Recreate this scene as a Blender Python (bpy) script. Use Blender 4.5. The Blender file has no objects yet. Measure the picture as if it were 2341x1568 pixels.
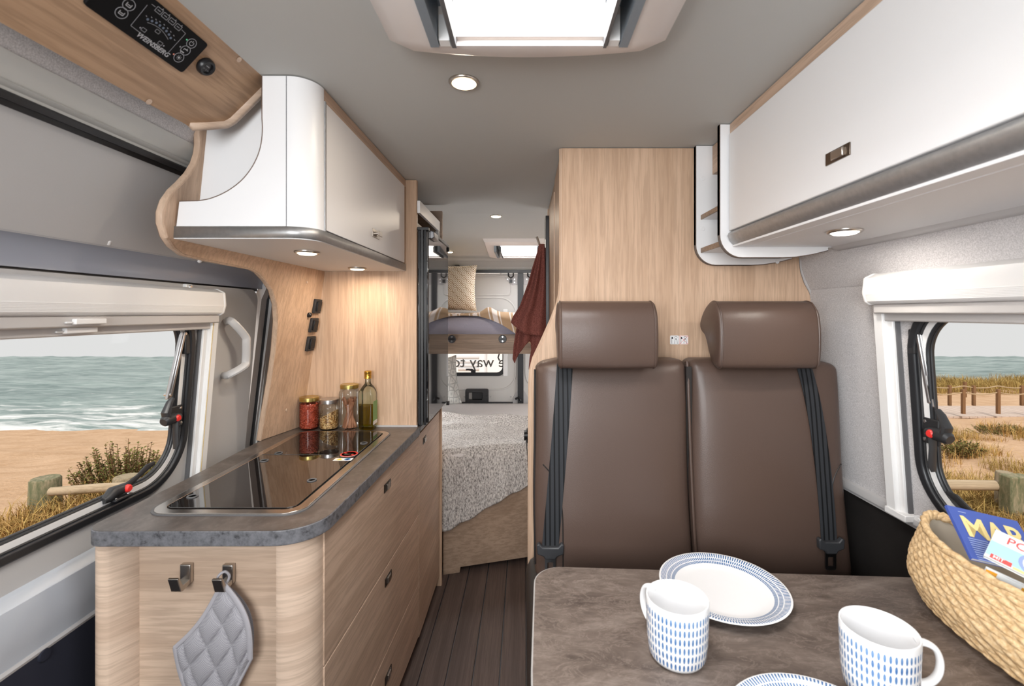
import bpy, bmesh, math, random
from mathutils import Vector, Matrix
random.seed(7)
PI = math.pi
sc = bpy.context.scene
COL = sc.collection

# ------------------------------------------------------------------ camera, world, light
F, CX, CY, CZ = 1050.0, 1200.0, 715.0, 1.37          # focal length in px, principal point, eye height
cam = bpy.data.cameras.new('camera')
cam.sensor_width = 36.0
cam.lens = 36.0 * F / 2341.0
cam.shift_x = (2341 / 2 - CX) / 2341.0
cam.shift_y = (CY - 1568 / 2) / 2341.0
cam.clip_start = 0.02
cam.clip_end = 600
cam.dof.use_dof = True
cam.dof.focus_distance = 2.1
cam.dof.aperture_fstop = 5.0
camo = bpy.data.objects.new('camera', cam)
COL.objects.link(camo)
camo.location = (0, 0, CZ)
camo.rotation_euler = (PI / 2, 0, 0)
sc.camera = camo

sc.view_settings.view_transform = 'Standard'
sc.view_settings.look = 'None'
sc.view_settings.gamma = 1.0
sc.view_settings.use_curve_mapping = False
sc.view_settings.exposure = 0.0

w = bpy.data.worlds.new('overcast_sky')
sc.world = w
w.use_nodes = True
bg = w.node_tree.nodes['Background']
bg.inputs['Color'].default_value = (0.80, 0.785, 0.775, 1)     # even, hazy overcast sky
bg.inputs['Strength'].default_value = 1.0

def lamp(name, typ, loc, rot, energy, color=(1, 1, 1), parent=None, **kw):
    l = bpy.data.lights.new(name, typ)
    l.energy = energy
    l.color = color
    for k, v in kw.items():
        setattr(l, k, v)
    o = bpy.data.objects.new(name, l)
    COL.objects.link(o)
    o.location = loc
    o.rotation_euler = rot
    if parent:
        o.parent = parent
        o.location = Vector(loc) - Vector(parent['_o'])
    return o

lamp('hazy_sun', 'SUN', (0, -10, 20), (math.radians(38), 0, math.radians(-8)), 3.4, (1, .95, .88), angle=math.radians(12))
# daylight through the windscreen, the cab windows and the two roof hatches
lamp('windscreen_daylight', 'AREA', (-0.38, -0.92, 1.50), (math.radians(88), 0, math.radians(-38)), 43, (.95, .98, 1),
     shape='RECTANGLE', size=1.15, size_y=0.75)
lamp('hatch_daylight', 'AREA', (0.008, 0.60, 2.005), (0, 0, 0), 14, (.98, .99, 1), shape='RECTANGLE', size=0.33, size_y=0.50)
lamp('rear_hatch_daylight', 'AREA', (-0.04, 3.29, 1.93), (0, 0, 0), 11, (.98, .99, 1), shape='RECTANGLE', size=0.30, size_y=0.36)

# fill lamps added at both sides to brighten the bed, out of view
lamp('bed_fill_light', 'AREA', (-.905, 3.05, 0.94), (0, math.radians(-90), 0), 7, (.97, .985, 1), shape='RECTANGLE', size=0.22, size_y=0.85)
lamp('bed_fill_light', 'AREA', (.86, 3.05, 0.94), (0, math.radians(90), 0), 7, (.97, .985, 1), shape='RECTANGLE', size=0.22, size_y=0.85)

# ------------------------------------------------------------------ helpers
def pY(px, py, Y):
    return Vector(((px - CX) / F * Y, Y, CZ + (CY - py) / F * Y))
def pX(px, py, X):
    return pY(px, py, X * F / (px - CX))
def pZ(px, py, z):
    return pY(px, py, (z - CZ) * F / (CY - py))
def V(*a):
    return Vector(a)
def zr(r):
    return CZ + r
def lerp(a, b, t):
    return a + (b - a) * t
def sstep(a, b, x):
    t = min(1, max(0, (x - a) / (b - a)))
    return t * t * (3 - 2 * t)
def interp(tab, x):
    if x <= tab[0][0]: return tab[0][1]
    for (a, b), (c, d) in zip(tab, tab[1:]):
        if x <= c: return b + (d - b) * (x - a) / (c - a)
    return tab[-1][1]
def catmull(pts, n=6):
    pts = [Vector(p) for p in pts]
    out = []
    for i in range(len(pts) - 1):
        p0 = pts[max(i - 1, 0)]; p1 = pts[i]; p2 = pts[i + 1]; p3 = pts[min(i + 2, len(pts) - 1)]
        for k in range(n):
            t = k / n
            out.append(0.5 * ((2 * p1) + (p2 - p0) * t + (2 * p0 - 5 * p1 + 4 * p2 - p3) * t * t + (3 * p1 - p0 - 3 * p2 + p3) * t ** 3))
    out.append(pts[-1])
    return out
def roundrect(a0, a1, b0, b1, r, n=8):
    """loop of 2-D points, counter-clockwise"""
    out = []
    for cx, cy, s in ((a1 - r, b1 - r, 0), (a0 + r, b1 - r, 1), (a0 + r, b0 + r, 2), (a1 - r, b0 + r, 3)):
        for k in range(n + 1):
            t = (s + k / n) * PI / 2
            out.append((cx + r * math.cos(t), cy + r * math.sin(t)))
    return out

class MB:
    def __init__(self):
        self.v = []; self.f = []
    def add(self, verts, faces):
        b = len(self.v)
        self.v += [Vector(p) for p in verts]
        self.f += [tuple(b + i for i in f) for f in faces]
        return self
    def box(self, x0, x1, y0, y1, z0, z1):
        v = [(x, y, z) for x in (x0, x1) for y in (y0, y1) for z in (z0, z1)]
        return self.add(v, [(0, 1, 3, 2), (4, 6, 7, 5), (0, 4, 5, 1), (2, 3, 7, 6), (0, 2, 6, 4), (1, 5, 7, 3)])
    def quad(self, *p):
        return self.add(p, [tuple(range(len(p)))])
    def obox(self, o, a, b, c):
        """box from corner o along a, b, c"""
        o, a, b, c = map(Vector, (o, a, b, c))
        v = [o + i * a + j * b + k * c for i in (0, 1) for j in (0, 1) for k in (0, 1)]
        return self.add(v, [(0, 1, 3, 2), (4, 6, 7, 5), (0, 4, 5, 1), (2, 3, 7, 6), (0, 2, 6, 4), (1, 5, 7, 3)])
    def prism(self, loop, vec, cap=True):
        n = len(loop); vec = Vector(vec)
        v = [Vector(p) for p in loop] + [Vector(p) + vec for p in loop]
        f = [(i, (i + 1) % n, n + (i + 1) % n, n + i) for i in range(n)]
        if cap: f += [tuple(range(n)), tuple(range(2 * n - 1, n - 1, -1))]
        return self.add(v, f)
    def ring(self, outer, inner, vec):
        n = len(outer); vec = Vector(vec)
        v = [Vector(p) for p in outer] + [Vector(p) for p in inner]
        v += [p + vec for p in v]
        f = []
        for i in range(n):
            j = (i + 1) % n
            f += [(i, j, n + j, n + i), (2 * n + i, 3 * n + i, 3 * n + j, 2 * n + j), (i, 2 * n + i, 2 * n + j, j), (n + i, n + j, 3 * n + j, 3 * n + i)]
        return self.add(v, f)
    def tube(self, path, r, n=8, cap=True, flat=1.0, up=None):
        path = [Vector(p) for p in path]
        m = len(path)
        rs = r if isinstance(r, (list, tuple)) else [r] * m
        v = []; f = []
        ref = Vector(up) if up else None
        prev = None
        for i, p in enumerate(path):
            d = (path[min(i + 1, m - 1)] - path[max(i - 1, 0)]).normalized()
            if prev is None:
                a = ref if ref else (Vector((0, 0, 1)) if abs(d.z) < .9 else Vector((1, 0, 0)))
            else:
                a = prev
            a = (a - d * a.dot(d)).normalized()
            prev = a
            b = d.cross(a)
            for k in range(n):
                t = 2 * PI * k / n
                v.append(p + rs[i] * (math.cos(t) * a + math.sin(t) * b * flat))
        for i in range(m - 1):
            for k in range(n):
                f.append((i * n + k, i * n + (k + 1) % n, (i + 1) * n + (k + 1) % n, (i + 1) * n + k))
        if cap:
            f.append(tuple(range(n - 1, -1, -1))); f.append(tuple(range((m - 1) * n, m * n)))
        return self.add(v, f)
    def lathe(self, prof, c=(0, 0, 0), n=24, axis='Z', close=False):
        c = Vector(c); v = []; f = []
        m = len(prof)
        for r, h in prof:
            for k in range(n):
                t = 2 * PI * k / n
                a, b = r * math.cos(t), r * math.sin(t)
                v.append(c + (Vector((a, b, h)) if axis == 'Z' else Vector((h, a, b)) if axis == 'X' else Vector((b, h, a))))
        for i in range(m - 1):
            for k in range(n):
                f.append((i * n + k, i * n + (k + 1) % n, (i + 1) * n + (k + 1) % n, (i + 1) * n + k))
        if not close:
            if prof[0][0] > 1e-6: f.append(tuple(range(n - 1, -1, -1)))
            if prof[-1][0] > 1e-6: f.append(tuple(range((m - 1) * n, m * n)))
        return self.add(v, f)
    def grid(self, fn, nu, nv, wrapu=False):
        v = [fn(i / nu, j / nv) for j in range(nv + 1) for i in range(nu + (0 if wrapu else 1))]
        W = nu if wrapu else nu + 1
        f = []
        for j in range(nv):
            for i in range(nu):
                i2 = (i + 1) % W if wrapu else i + 1
                f.append((j * W + i, j * W + i2, (j + 1) * W + i2, (j + 1) * W + i))
        return self.add(v, f)
    def rbox(self, x0, x1, y0, y1, z0, z1, r, n=10, fn=None):
        """rounded box with n cuts a side; fn(v, (u,v,w)) may bend it"""
        lo = Vector((x0, y0, z0)); hi = Vector((x1, y1, z1)); mid = (lo + hi) / 2; h = (hi - lo) / 2
        idx = {}; vs = []; fs = []
        def ax(k, ext):        # sample positions dense near the edges
            t = k / n * 2 - 1
            s = math.copysign(1 - (1 - abs(t)) ** 1.6, t)
            return s
        def vert(u, v, q):
            key = (round(u, 5), round(v, 5), round(q, 5))
            if key in idx: return idx[key]
            p = Vector((u * h.x, v * h.y, q * h.z))
            inn = Vector([max(-(h[i] - r), min(h[i] - r, p[i])) for i in range(3)])
            d = p - inn
            if d.length > 1e-9: p = inn + d.normalized() * r
            p = p + mid
            if fn: p = fn(p, (u, v, q))
            idx[key] = len(vs); vs.append(p)
            return idx[key]
        g = [ax(k, 1) for k in range(n + 1)]
        for s in (-1, 1):
            for i in range(n):
                for j in range(n):
                    a, b, c, d = g[i], g[i + 1], g[j], g[j + 1]
                    fs.append([vert(s, a, c), vert(s, b, c), vert(s, b, d), vert(s, a, d)])
                    fs.append([vert(a, s, c), vert(b, s, c), vert(b, s, d), vert(a, s, d)])
                    fs.append([vert(a, c, s), vert(b, c, s), vert(b, d, s), vert(a, d, s)])
        return self.add(vs, fs)
    def text(self, s, size, o, ux, uy, depth=0.0006, align='LEFT', shear=0.0, bold=0.0, spacing=1.0):
        o, ux, uy = Vector(o), Vector(ux).normalized(), Vector(uy).normalized()
        un = ux.cross(uy)
        cu = bpy.data.curves.new('lettering', 'FONT')
        cu.body = s; cu.size = size; cu.align_x = align; cu.shear = shear; cu.offset = bold * size
        cu.space_character = spacing
        cu.resolution_u = 3
        ob = bpy.data.objects.new('lettering', cu)
        me = bpy.data.meshes.new_from_object(ob)
        v = [o + ux * p.co.x + uy * p.co.y + un * depth for p in me.vertices]
        self.add(v, [tuple(p.vertices) for p in me.polygons])
        bpy.data.objects.remove(ob); bpy.data.curves.remove(cu); bpy.data.meshes.remove(me)
        return self
    def mesh(self, name, origin=(0, 0, 0), smooth=35, weld=True):
        me = bpy.data.meshes.new(name)
        o = Vector(origin)
        me.from_pydata([p - o for p in self.v], [], self.f)
        bm = bmesh.new(); bm.from_mesh(me)
        if weld: bmesh.ops.remove_doubles(bm, verts=bm.verts, dist=1e-5)
        bmesh.ops.recalc_face_normals(bm, faces=bm.faces)
        bm.to_mesh(me); bm.free()
        if smooth:
            me.polygons.foreach_set('use_smooth', [True] * len(me.polygons))
            me.set_sharp_from_angle(angle=math.radians(smooth))
        return me

def tagit(o, label=None, cat=None, group=None, kind=None):
    if label: o['label'] = label
    if cat: o['category'] = cat
    if group: o['group'] = group
    if kind: o['kind'] = kind
    return o
def thing(name, label, cat, loc, group=None, kind=None):
    o = bpy.data.objects.new(name, None)
    o.empty_display_size = 0.05
    COL.objects.link(o); o.location = loc
    o['_o'] = list(loc)
    return tagit(o, label, cat, group, kind)
def finish(o, m, bevel=0, solid=0, subsurf=0, seg=2):
    if m: o.data.materials.append(m)
    if solid:
        s = o.modifiers.new('thickness', 'SOLIDIFY'); s.thickness = solid; s.offset = -1
    if bevel:
        b = o.modifiers.new('bevel', 'BEVEL'); b.width = bevel; b.segments = seg; b.limit_method = 'ANGLE'; b.angle_limit = math.radians(40)
        b.harden_normals = False
    if subsurf:
        s = o.modifiers.new('smooth', 'SUBSURF'); s.levels = subsurf; s.render_levels = subsurf
def part(name, mb, m, parent, label=None, smooth=35, kind=None, **kw):
    o0 = Vector(parent['_o'])
    o = bpy.data.objects.new(name, mb.mesh(name, o0, smooth))
    COL.objects.link(o); o.parent = parent
    o['_o'] = list(o0)
    finish(o, m, **kw)
    tagit(o, label, None, None, kind)
    return o
def solo(name, mb, m, label=None, cat=None, group=None, kind=None, smooth=35, weld_=True, **kw):
    xs = [p.x for p in mb.v]; ys = [p.y for p in mb.v]; zs = [p.z for p in mb.v]
    o0 = Vector(((min(xs) + max(xs)) / 2, (min(ys) + max(ys)) / 2, min(zs)))
    o = bpy.data.objects.new(name, mb.mesh(name, o0, smooth, weld_))
    COL.objects.link(o); o.location = o0
    o['_o'] = list(o0)
    finish(o, m, **kw)
    return tagit(o, label, cat, group, kind)
def struct(name, mb, m, **kw):
    return solo(name, mb, m, kind='structure', **kw)
def sempty(name, loc):
    return thing(name, None, None, loc, None, 'structure')

# ------------------------------------------------------------------ materials
class N:
    def __init__(self, name):
        self.m = bpy.data.materials.new(name); self.m.use_nodes = True
        self.t = self.m.node_tree; self.n = self.t.nodes; self.l = self.t.links
        self.b = self.n['Principled BSDF']
    def new(self, typ, **kw):
        x = self.n.new(typ)
        for k, v in kw.items(): setattr(x, k, v)
        return x
    def link(self, a, b): self.l.new(a, b)
    def setp(self, color=None, rough=None, metal=None, spec=None, **kw):
        b = self.b
        if color is not None: b.inputs['Base Color'].default_value = (*color, 1)
        if rough is not None: b.inputs['Roughness'].default_value = rough
        if metal is not None: b.inputs['Metallic'].default_value = metal
        if spec is not None: b.inputs['Specular IOR Level'].default_value = spec
        for k, v in kw.items(): b.inputs[k.replace('_', ' ')].default_value = v
    def coords(self, scale=(1, 1, 1), loc=(0, 0, 0), rot=(0, 0, 0)):
        tc = self.new('ShaderNodeTexCoord'); mp = self.new('ShaderNodeMapping')
        mp.inputs['Scale'].default_value = scale; mp.inputs['Location'].default_value = loc; mp.inputs['Rotation'].default_value = rot
        self.link(tc.outputs['Object'], mp.inputs['Vector'])
        return mp.outputs[0]
    def noise(self, vec, scale=1, detail=4, rough=.55, dist=0):
        x = self.new('ShaderNodeTexNoise')
        x.inputs['Scale'].default_value = scale; x.inputs['Detail'].default_value = detail
        x.inputs['Roughness'].default_value = rough; x.inputs['Distortion'].default_value = dist
        self.link(vec, x.inputs['Vector'])
        return x.outputs['Fac']
    def ramp(self, fac, stops):
        x = self.new('ShaderNodeValToRGB')
        e = x.color_ramp.elements
        while len(e) < len(stops): e.new(.5)
        for el, (p, c) in zip(e, stops):
            el.position = p; el.color = (*c, 1) if len(c) == 3 else c
        self.link(fac, x.inputs['Fac'])
        return x.outputs['Color']
    def mix(self, fac, a, b, mode='MIX'):
        x = self.new('ShaderNodeMix', data_type='RGBA', blend_type=mode)
        for s, val in ((0, fac), (6, a), (7, b)):
            if hasattr(val, 'is_linked'): self.link(val, x.inputs[s])
            elif isinstance(val, (int, float)): x.inputs[s].default_value = val
            else: x.inputs[s].default_value = (*val, 1)
        return x.outputs[2]
    def math(self, op, a, b=None, c=None):
        x = self.new('ShaderNodeMath', operation=op)
        for i, val in enumerate((a, b, c)):
            if val is None: continue
            if hasattr(val, 'is_linked'): self.link(val, x.inputs[i])
            else: x.inputs[i].default_value = val
        return x.outputs[0]
    def sep(self, vec):
        x = self.new('ShaderNodeSeparateXYZ'); self.link(vec, x.inputs[0]); return x.outputs
    def bump(self, h, strength=.2, dist=.002):
        x = self.new('ShaderNodeBump'); x.inputs['Strength'].default_value = strength; x.inputs['Distance'].default_value = dist
        self.link(h, x.inputs['Height']); self.link(x.outputs[0], self.b.inputs['Normal'])
    def col(self, c): self.link(c, self.b.inputs['Base Color'])

def plain(name, color, rough=.5, metal=0, spec=.5, bump=None, var=None, **kw):
    q = N(name); q.setp(color, rough, metal, spec, **kw)
    if bump:
        sc_, st = bump
        q.bump(q.noise(q.coords((sc_,) * 3), 1, 3), st, .001)
    if var:
        sc_, amt = var
        f = q.noise(q.coords((sc_,) * 3), 1, 4)
        q.col(q.ramp(f, [(.3, tuple(c * (1 - amt) for c in color)), (.7, tuple(min(1, c * (1 + amt)) for c in color))]))
    return q.m

def wood(name, light, dark, axis, rough=.45, across=11, contrast=1.0, seed=0.0):
    q = N(name); q.setp(light, rough, 0, .4)
    a, lo = across, .55
    S = {'X': (lo, a, a), 'Y': (a, lo, a), 'Z': (a, a, lo), 'H': (lo, lo, a)}[axis]
    v = q.coords(S, (seed, seed * 1.7, seed * 2.3))
    big = q.noise(v, 1.0, 4, .6, 1.1)
    fine = q.noise(q.coords([s * 9 for s in S], (seed, 0, 0)), 1.0, 3, .7, .2)
    bands = q.math('FRACT', q.math('MULTIPLY', big, 5.0))
    tri = q.math('ABSOLUTE', q.math('SUBTRACT', bands, .5))
    mid = tuple((l + d) / 2 for l, d in zip(light, dark))
    base = q.ramp(big, [(.30, dark), (.45, mid), (.60, light)])
    base = q.mix(q.math('MULTIPLY', tri, .30 * contrast), base, dark)
    base = q.mix(q.math('MULTIPLY', q.ramp(fine, [(.42, (1, 1, 1)), (.56, (0, 0, 0))]), .50 * contrast), base, tuple(d * .82 for d in dark))
    q.col(base)
    q.bump(fine, .12, .0006)
    return q.m

OAK_L, OAK_D = (.66, .465, .33), (.49, .325, .215)
M = {}
M['oak_z'] = wood('oak_vertical_grain', OAK_L, OAK_D, 'Z')
M['oak_y'] = wood('oak_lengthwise_grain', (.63, .46, .345), (.45, .31, .22), 'Y')
M['oak_h'] = wood('oak_horizontal_grain', (.70, .54, .42), (.54, .39, .29), 'H', seed=3.1)
M['oak_x'] = wood('oak_cross_grain', (.66, .50, .38), (.49, .35, .255), 'X', seed=5.3)
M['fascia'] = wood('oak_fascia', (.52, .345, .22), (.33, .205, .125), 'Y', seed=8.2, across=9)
M['bunk_wood'] = wood('dark_oak_board', (.36, .26, .19), (.20, .14, .10), 'X', seed=1.2, across=14)
M['plank'] = wood('dark_floor_plank', (.125, .086, .072), (.066, .045, .039), 'Y', rough=.5, across=20, seed=2.2)
M['edge_brown'] = plain('brown_edge_band', (.16, .11, .085), .5)
M['white'] = plain('white_laminate', (.79, .79, .80), .35, 0, .4)
M['white_in'] = plain('white_inner_laminate', (.80, .80, .81), .45)
M['white_plastic'] = plain('white_plastic', (.86, .855, .85), .4)
M['hatch_white'] = plain('hatch_plastic', (.80, .755, .735), .4)
M['steel'] = plain('brushed_steel', (.41, .41, .41), .46, .8, var=(90, .08))
M['chrome'] = plain('satin_nickel', (.50, .46, .42), .28, 1.0)
M['silver'] = plain('silver_metal', (.62, .62, .63), .3, 1.0)
M['black_metal'] = plain('black_gloss_metal', (.012, .012, .014), .32, 0, .35)
M['black'] = plain('black_plastic', (.022, .022, .024), .42)
M['gasket'] = plain('black_rubber', (.016, .017, .02), .36)
M['grey_gasket'] = plain('grey_rubber', (.12, .12, .125), .5)
M['ceiling'] = plain('grey_ceiling_cloth', (.53, .535, .52), .85, 0, .2, bump=(500, .12))
M['seam'] = plain('panel_groove', (.10, .065, .045), .8)
q = N('grey_wall_fabric'); q.setp((.60, .58, .585), .95, 0, .15)
v = q.coords((420, 420, 420)); f = q.noise(v, 1, 2)
q.col(q.ramp(f, [(.35, (.48, .465, .47)), (.65, (.68, .66, .665))])); q.bump(f, .35, .001)
M['fabric'] = q.m
M['door_grey'] = plain('grey_door_panel', (.52, .515, .515), .6, 0, .3, bump=(350, .12))
M['metal_green'] = plain('grey_painted_panel', (.52, .52, .50), .55)
M['blue_paint'] = plain('blue_grey_paint', (.34, .365, .43), .25, 0, .5)
M['blue_light'] = plain('pale_blue_paint', (.50, .54, .60), .3)
M['navy'] = plain('navy_carpet', (.012, .014, .028), .9)
M['dark_panel'] = plain('dark_side_cloth', (.022, .019, .018), .8, 0, .2, bump=(600, .3))
M['rear_door'] = plain('grey_rear_door', (.60, .585, .56), .45, 0, .4)
M['trim_grey'] = plain('grey_trim', (.50, .49, .49), .4)
M['red'] = plain('red_button', (.75, .035, .03), .35)
M['screw'] = plain('screw_metal', (.7, .7, .7), .25, 1)

q = N('brown_leather'); q.setp((.088, .056, .044), .37, 0, .45)
v = q.coords((1, 1, 1))
vo = q.new('ShaderNodeTexVoronoi', feature='DISTANCE_TO_EDGE'); vo.inputs['Scale'].default_value = 260
q.link(v, vo.inputs['Vector'])
q.bump(q.math('MINIMUM', vo.outputs['Distance'], .25), .25, .0012)
M['leather'] = q.m
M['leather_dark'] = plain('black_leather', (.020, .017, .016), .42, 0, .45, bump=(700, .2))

q = N('webbing'); q.setp((.02, .02, .022), .5, 0, .12)
s = q.sep(q.coords((1, 1, 1)))
fr = q.math('ABSOLUTE', q.math('SUBTRACT', q.math('FRACT', q.math('MULTIPLY', s[0], 75.0)), .5))
q.col(q.ramp(fr, [(.30, (.034, .036, .040)), (.36, (.010, .010, .011))]))
q.bump(q.noise(q.coords((900, 900, 500)), 1, 2), .3, .001)
M['webbing'] = q.m

q = N('stone_worktop'); q.setp((.1, .085, .075), .33, 0, .5)
v = q.coords((6, 6, 6)); big = q.noise(v, 1, 7, .7, 1.5)
f2 = q.noise(q.coords((70, 40, 70)), 1, 4, .7)
c = q.ramp(big, [(.35, (.060, .048, .042)), (.55, (.105, .085, .075)), (.72, (.17, .145, .13))])
c = q.mix(q.math('MULTIPLY', q.ramp(f2, [(.5, (0, 0, 0)), (.62, (1, 1, 1))]), .25), c, (.2, .18, .165))
q.col(c); q.bump(f2, .06, .0008)
M['worktop'] = q.m
q = N('stone_edge'); q.setp((.1, .1, .1), .45)
f2 = q.noise(q.coords((60, 60, 60)), 1, 5, .7)
q.col(q.ramp(f2, [(.34, (.035, .035, .038)), (.45, (.115, .115, .125)), (.62, (.17, .17, .185))]))
M['worktop_edge'] = q.m
q = N('table_stone'); q.setp((.15, .12, .1), .38, 0, .45)
v = q.coords((5, 12, 5), rot=(0, 0, .5)); big = q.noise(v, 1, 8, .68, 1.8)
ve = q.noise(q.coords((14, 30, 14), rot=(0, 0, .4)), 1, 5, .7, 1.0)
c = q.ramp(big, [(.32, (.080, .060, .050)), (.52, (.145, .112, .094)), (.70, (.215, .175, .15))])
vein = q.ramp(q.math('ABSOLUTE', q.math('SUBTRACT', ve, .5)), [(.0, (1, 1, 1)), (.035, (0, 0, 0))])
q.col(q.mix(q.math('MULTIPLY', vein, .28), c, (.34, .28, .24)))
q.bump(big, .05, .001)
M['table'] = q.m

q = N('tinted_hob_glass'); q.setp((.012, .009, .008), .02, 0, 1.0); q.b.inputs['IOR'].default_value = 1.85
M['hob_glass'] = q.m
q = N('fridge_gloss'); q.setp((.010, .010, .011), .035, 0, 1.0); q.b.inputs['IOR'].default_value = 1.7
M['fridge_gloss'] = q.m

def thin_glass(name, tint=(1, 1, 1), refl=1.0, ior=1.45):
    q = N(name); q.n.remove(q.b)
    tr = q.new('ShaderNodeBsdfTransparent'); tr.inputs[0].default_value = (*tint, 1)
    gl = q.new('ShaderNodeBsdfGlossy'); gl.inputs['Roughness'].default_value = .02
    fr = q.new('ShaderNodeFresnel'); fr.inputs[0].default_value = ior
    mx = q.new('ShaderNodeMixShader')
    q.link(q.math('MULTIPLY', fr.outputs[0], refl), mx.inputs[0]); q.link(tr.outputs[0], mx.inputs[1]); q.link(gl.outputs[0], mx.inputs[2])
    q.link(mx.outputs[0], q.n['Material Output'].inputs[0])
    return q.m
M['pane'] = thin_glass('window_pane', (.97, .98, .98), .004)
M['jar_glass'] = thin_glass('clear_jar_glass', (.95, .96, .95), .55, 1.5)
M['bottle_glass'] = thin_glass('bottle_glass', (.90, .93, .87), .9, 1.5)
M['oil'] = thin_glass('olive_oil', (.72, .64, .16), .25, 1.3)
q = N('hatch_pane'); q.n.remove(q.b)
tl = q.new('ShaderNodeBsdfTranslucent'); tl.inputs[0].default_value = (.9, .9, .9, 1)
df = q.new('ShaderNodeBsdfDiffuse'); df.inputs[0].default_value = (.85, .85, .85, 1)
mx = q.new('ShaderNodeMixShader'); mx.inputs[0].default_value = .35
q.link(tl.outputs[0], mx.inputs[1]); q.link(df.outputs[0], mx.inputs[2]); q.link(mx.outputs[0], q.n['Material Output'].inputs[0])
M['hatch_pane'] = q.m
def emis(name, col, s):
    q = N(name); q.setp((0, 0, 0), .5); q.b.inputs['Emission Color'].default_value = (*col, 1); q.b.inputs['Emission Strength'].default_value = s
    return q.m
M['led'] = emis('warm_led', (1, .80, .55), 6.0)
M['led_white'] = emis('neutral_led', (1, .93, .84), 6.0)
M['print_grey'] = plain('grey_print', (.36, .37, .40), .5)
M['print_dim'] = plain('dim_grey_print', (.13, .13, .14), .5)
M['led_green'] = emis('green_indicator', (.2, .9, .45), .7)
M['led_red'] = emis('red_indicator', (1, .35, .25), .7)

M['oak_edge'] = wood('oak_edge_band', (.62, .45, .33), (.50, .35, .25), 'Z', seed=9.0)
M['edge_grey'] = plain('grey_edge_strip', (.13, .13, .14), .35)
M['hob_steel'] = plain('hob_frame_steel', (.55, .50, .46), .22, 1.0)
M['panel_black'] = plain('panel_black', (.007, .007, .008), .6, 0, .12)
M['scale_blue'] = plain('blue_grey_dots', (.14, .18, .25), .5)
M['print_light'] = plain('light_print', (.48, .49, .52), .5)
M['steel_dark'] = plain('dark_steel', (.20, .20, .21), .3, 1.0)
M['handle_mid'] = plain('bronze_nickel', (.19, .15, .12), .3, 1.0)
M['table_edge'] = plain('pale_table_edge', (.40, .39, .38), .4)
M['lining'] = plain('cream_basket_lining', (.62, .55, .45), .9)
M['oak_front'] = wood('oak_bed_front', (.46, .335, .245), (.31, .215, .15), 'X', seed=2.7)
M['knob'] = plain('dark_grey_fitting', (.045, .045, .05), .4)
# ------------------------------------------------------------------ the van body (setting)
Z_FLOOR, Z_CEIL = 0.0, zr(.54)
mb = MB(); mb.box(-1.05, 1.02, -1.0, 3.85, -.06, -.012)
fl = struct('floor', mb, M['grey_gasket'])
k = 0
x = -1.0
rp = random.Random(3)
while x < 1.0:
    mb = MB()
    mb.box(x + .0022, x + .0985, -.9 - rp.random() * .05, 3.8, -.012, 0.0)
    part('plank', mb, M['plank'], fl, bevel=.0012, seg=1)
    x += .1005

def ceil_z(Y):
    return zr(interp([(-2, .54), (2.5, .54), (3.6, .435), (3.70, .412), (3.76, .375), (3.79, .335)], Y))
mb = MB()
def ceil_piece(x0, x1, ys):
    for a, b in zip(ys, ys[1:]):
        za, zb = ceil_z(a), ceil_z(b)
        v = [(x0, a, za), (x1, a, za), (x1, b, zb), (x0, b, zb)]
        mb.add(v + [(p[0], p[1], p[2] + .03) for p in v], [(3, 2, 1, 0), (4, 5, 6, 7), (0, 1, 5, 4), (2, 3, 7, 6), (1, 2, 6, 5), (3, 0, 4, 7)])
HX0, HX1, HY0, HY1 = -.165, .181, .34, .855          # front hatch hole
RX0, RX1, RY0, RY1 = -.20, .12, 3.10, 3.48           # rear hatch hole
ceil_piece(-1.02, 1.0, [-1.0, HY0])
ceil_piece(-1.02, HX0, [HY0, HY1]); ceil_piece(HX1, 1.0, [HY0, HY1])
ceil_piece(-1.02, 1.0, [HY1, 2.5, RY0])
ceil_piece(-1.02, RX0, [RY0, RY1]); ceil_piece(RX1, 1.0, [RY0, RY1])
ceil_piece(-1.02, 1.0, [RY1, 3.6, 3.70, 3.76, 3.79])
struct('ceiling', mb, M['ceiling'], smooth=25)

# --- left side: cloth strip, painted panel, sliding door with window
def strip(prof, y0, y1, th=-.03):
    """prof: (X, rel z) list, extruded along Y with a thickness outwards"""
    m = MB()
    loop = [V(a, y0, zr(b)) for a, b in prof] + [V(a + th, y0, zr(b)) for a, b in reversed(prof)]
    return m.prism(loop, (0, y1 - y0, 0))
YB = -1.0
wl = struct('wall_left', strip([(-.74, .545), (-.765, .46), (-.80, .403)], YB, 1.75), M['fabric'])
part('painted_panel', strip([(-.795, .404), (-.798, .398), (-.828, .366), (-.832, .357)], YB, 1.75, -.05), M['metal_green'], wl)
part('rail_seal', strip([(-.831, .3565), (-.828, .352), (-.833, .3430), (-.860, .3535)], YB, 1.75, -.03), M['black'], wl)
part('rail_lip', strip([(-.822, .371), (-.818, .366), (-.828, .3615)], YB, 1.75, -.01), M['metal_green'], wl)
mb = strip([(-.995, -.56), (-1.04, -1.40)], YB, .2, -.03)
part('front_side_panel', mb, M['dark_panel'], wl)
part('rear_side_panel', strip([(-.88, .56), (-.95, .1), (-1.03, -.5), (-1.03, -1.40)], 1.74, 3.82, -.03), M['door_grey'], wl)

def XL(r): return -.965 - .055 * (.085 - r) / .64            # plane of the door's inner panel
d1 = sempty('door_1', (-1.0, .9, .3))
part('upper_panel', strip([(-.861, .3555), (-.876, .30), (-.926, .155), (-.932, .147)], YB, 1.70), M['door_grey'], d1)
part('painted_rail', strip([(-.930, .149), (-.945, .142), (-.965, .120), (-.972, .10), (-.972, .088)], YB, 1.70), M['blue_paint'], d1)
part('rail_shadow_gap', strip([(-.985, .092), (-.985, .078)], YB, 1.69, -.02), M['gasket'], d1)
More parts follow.
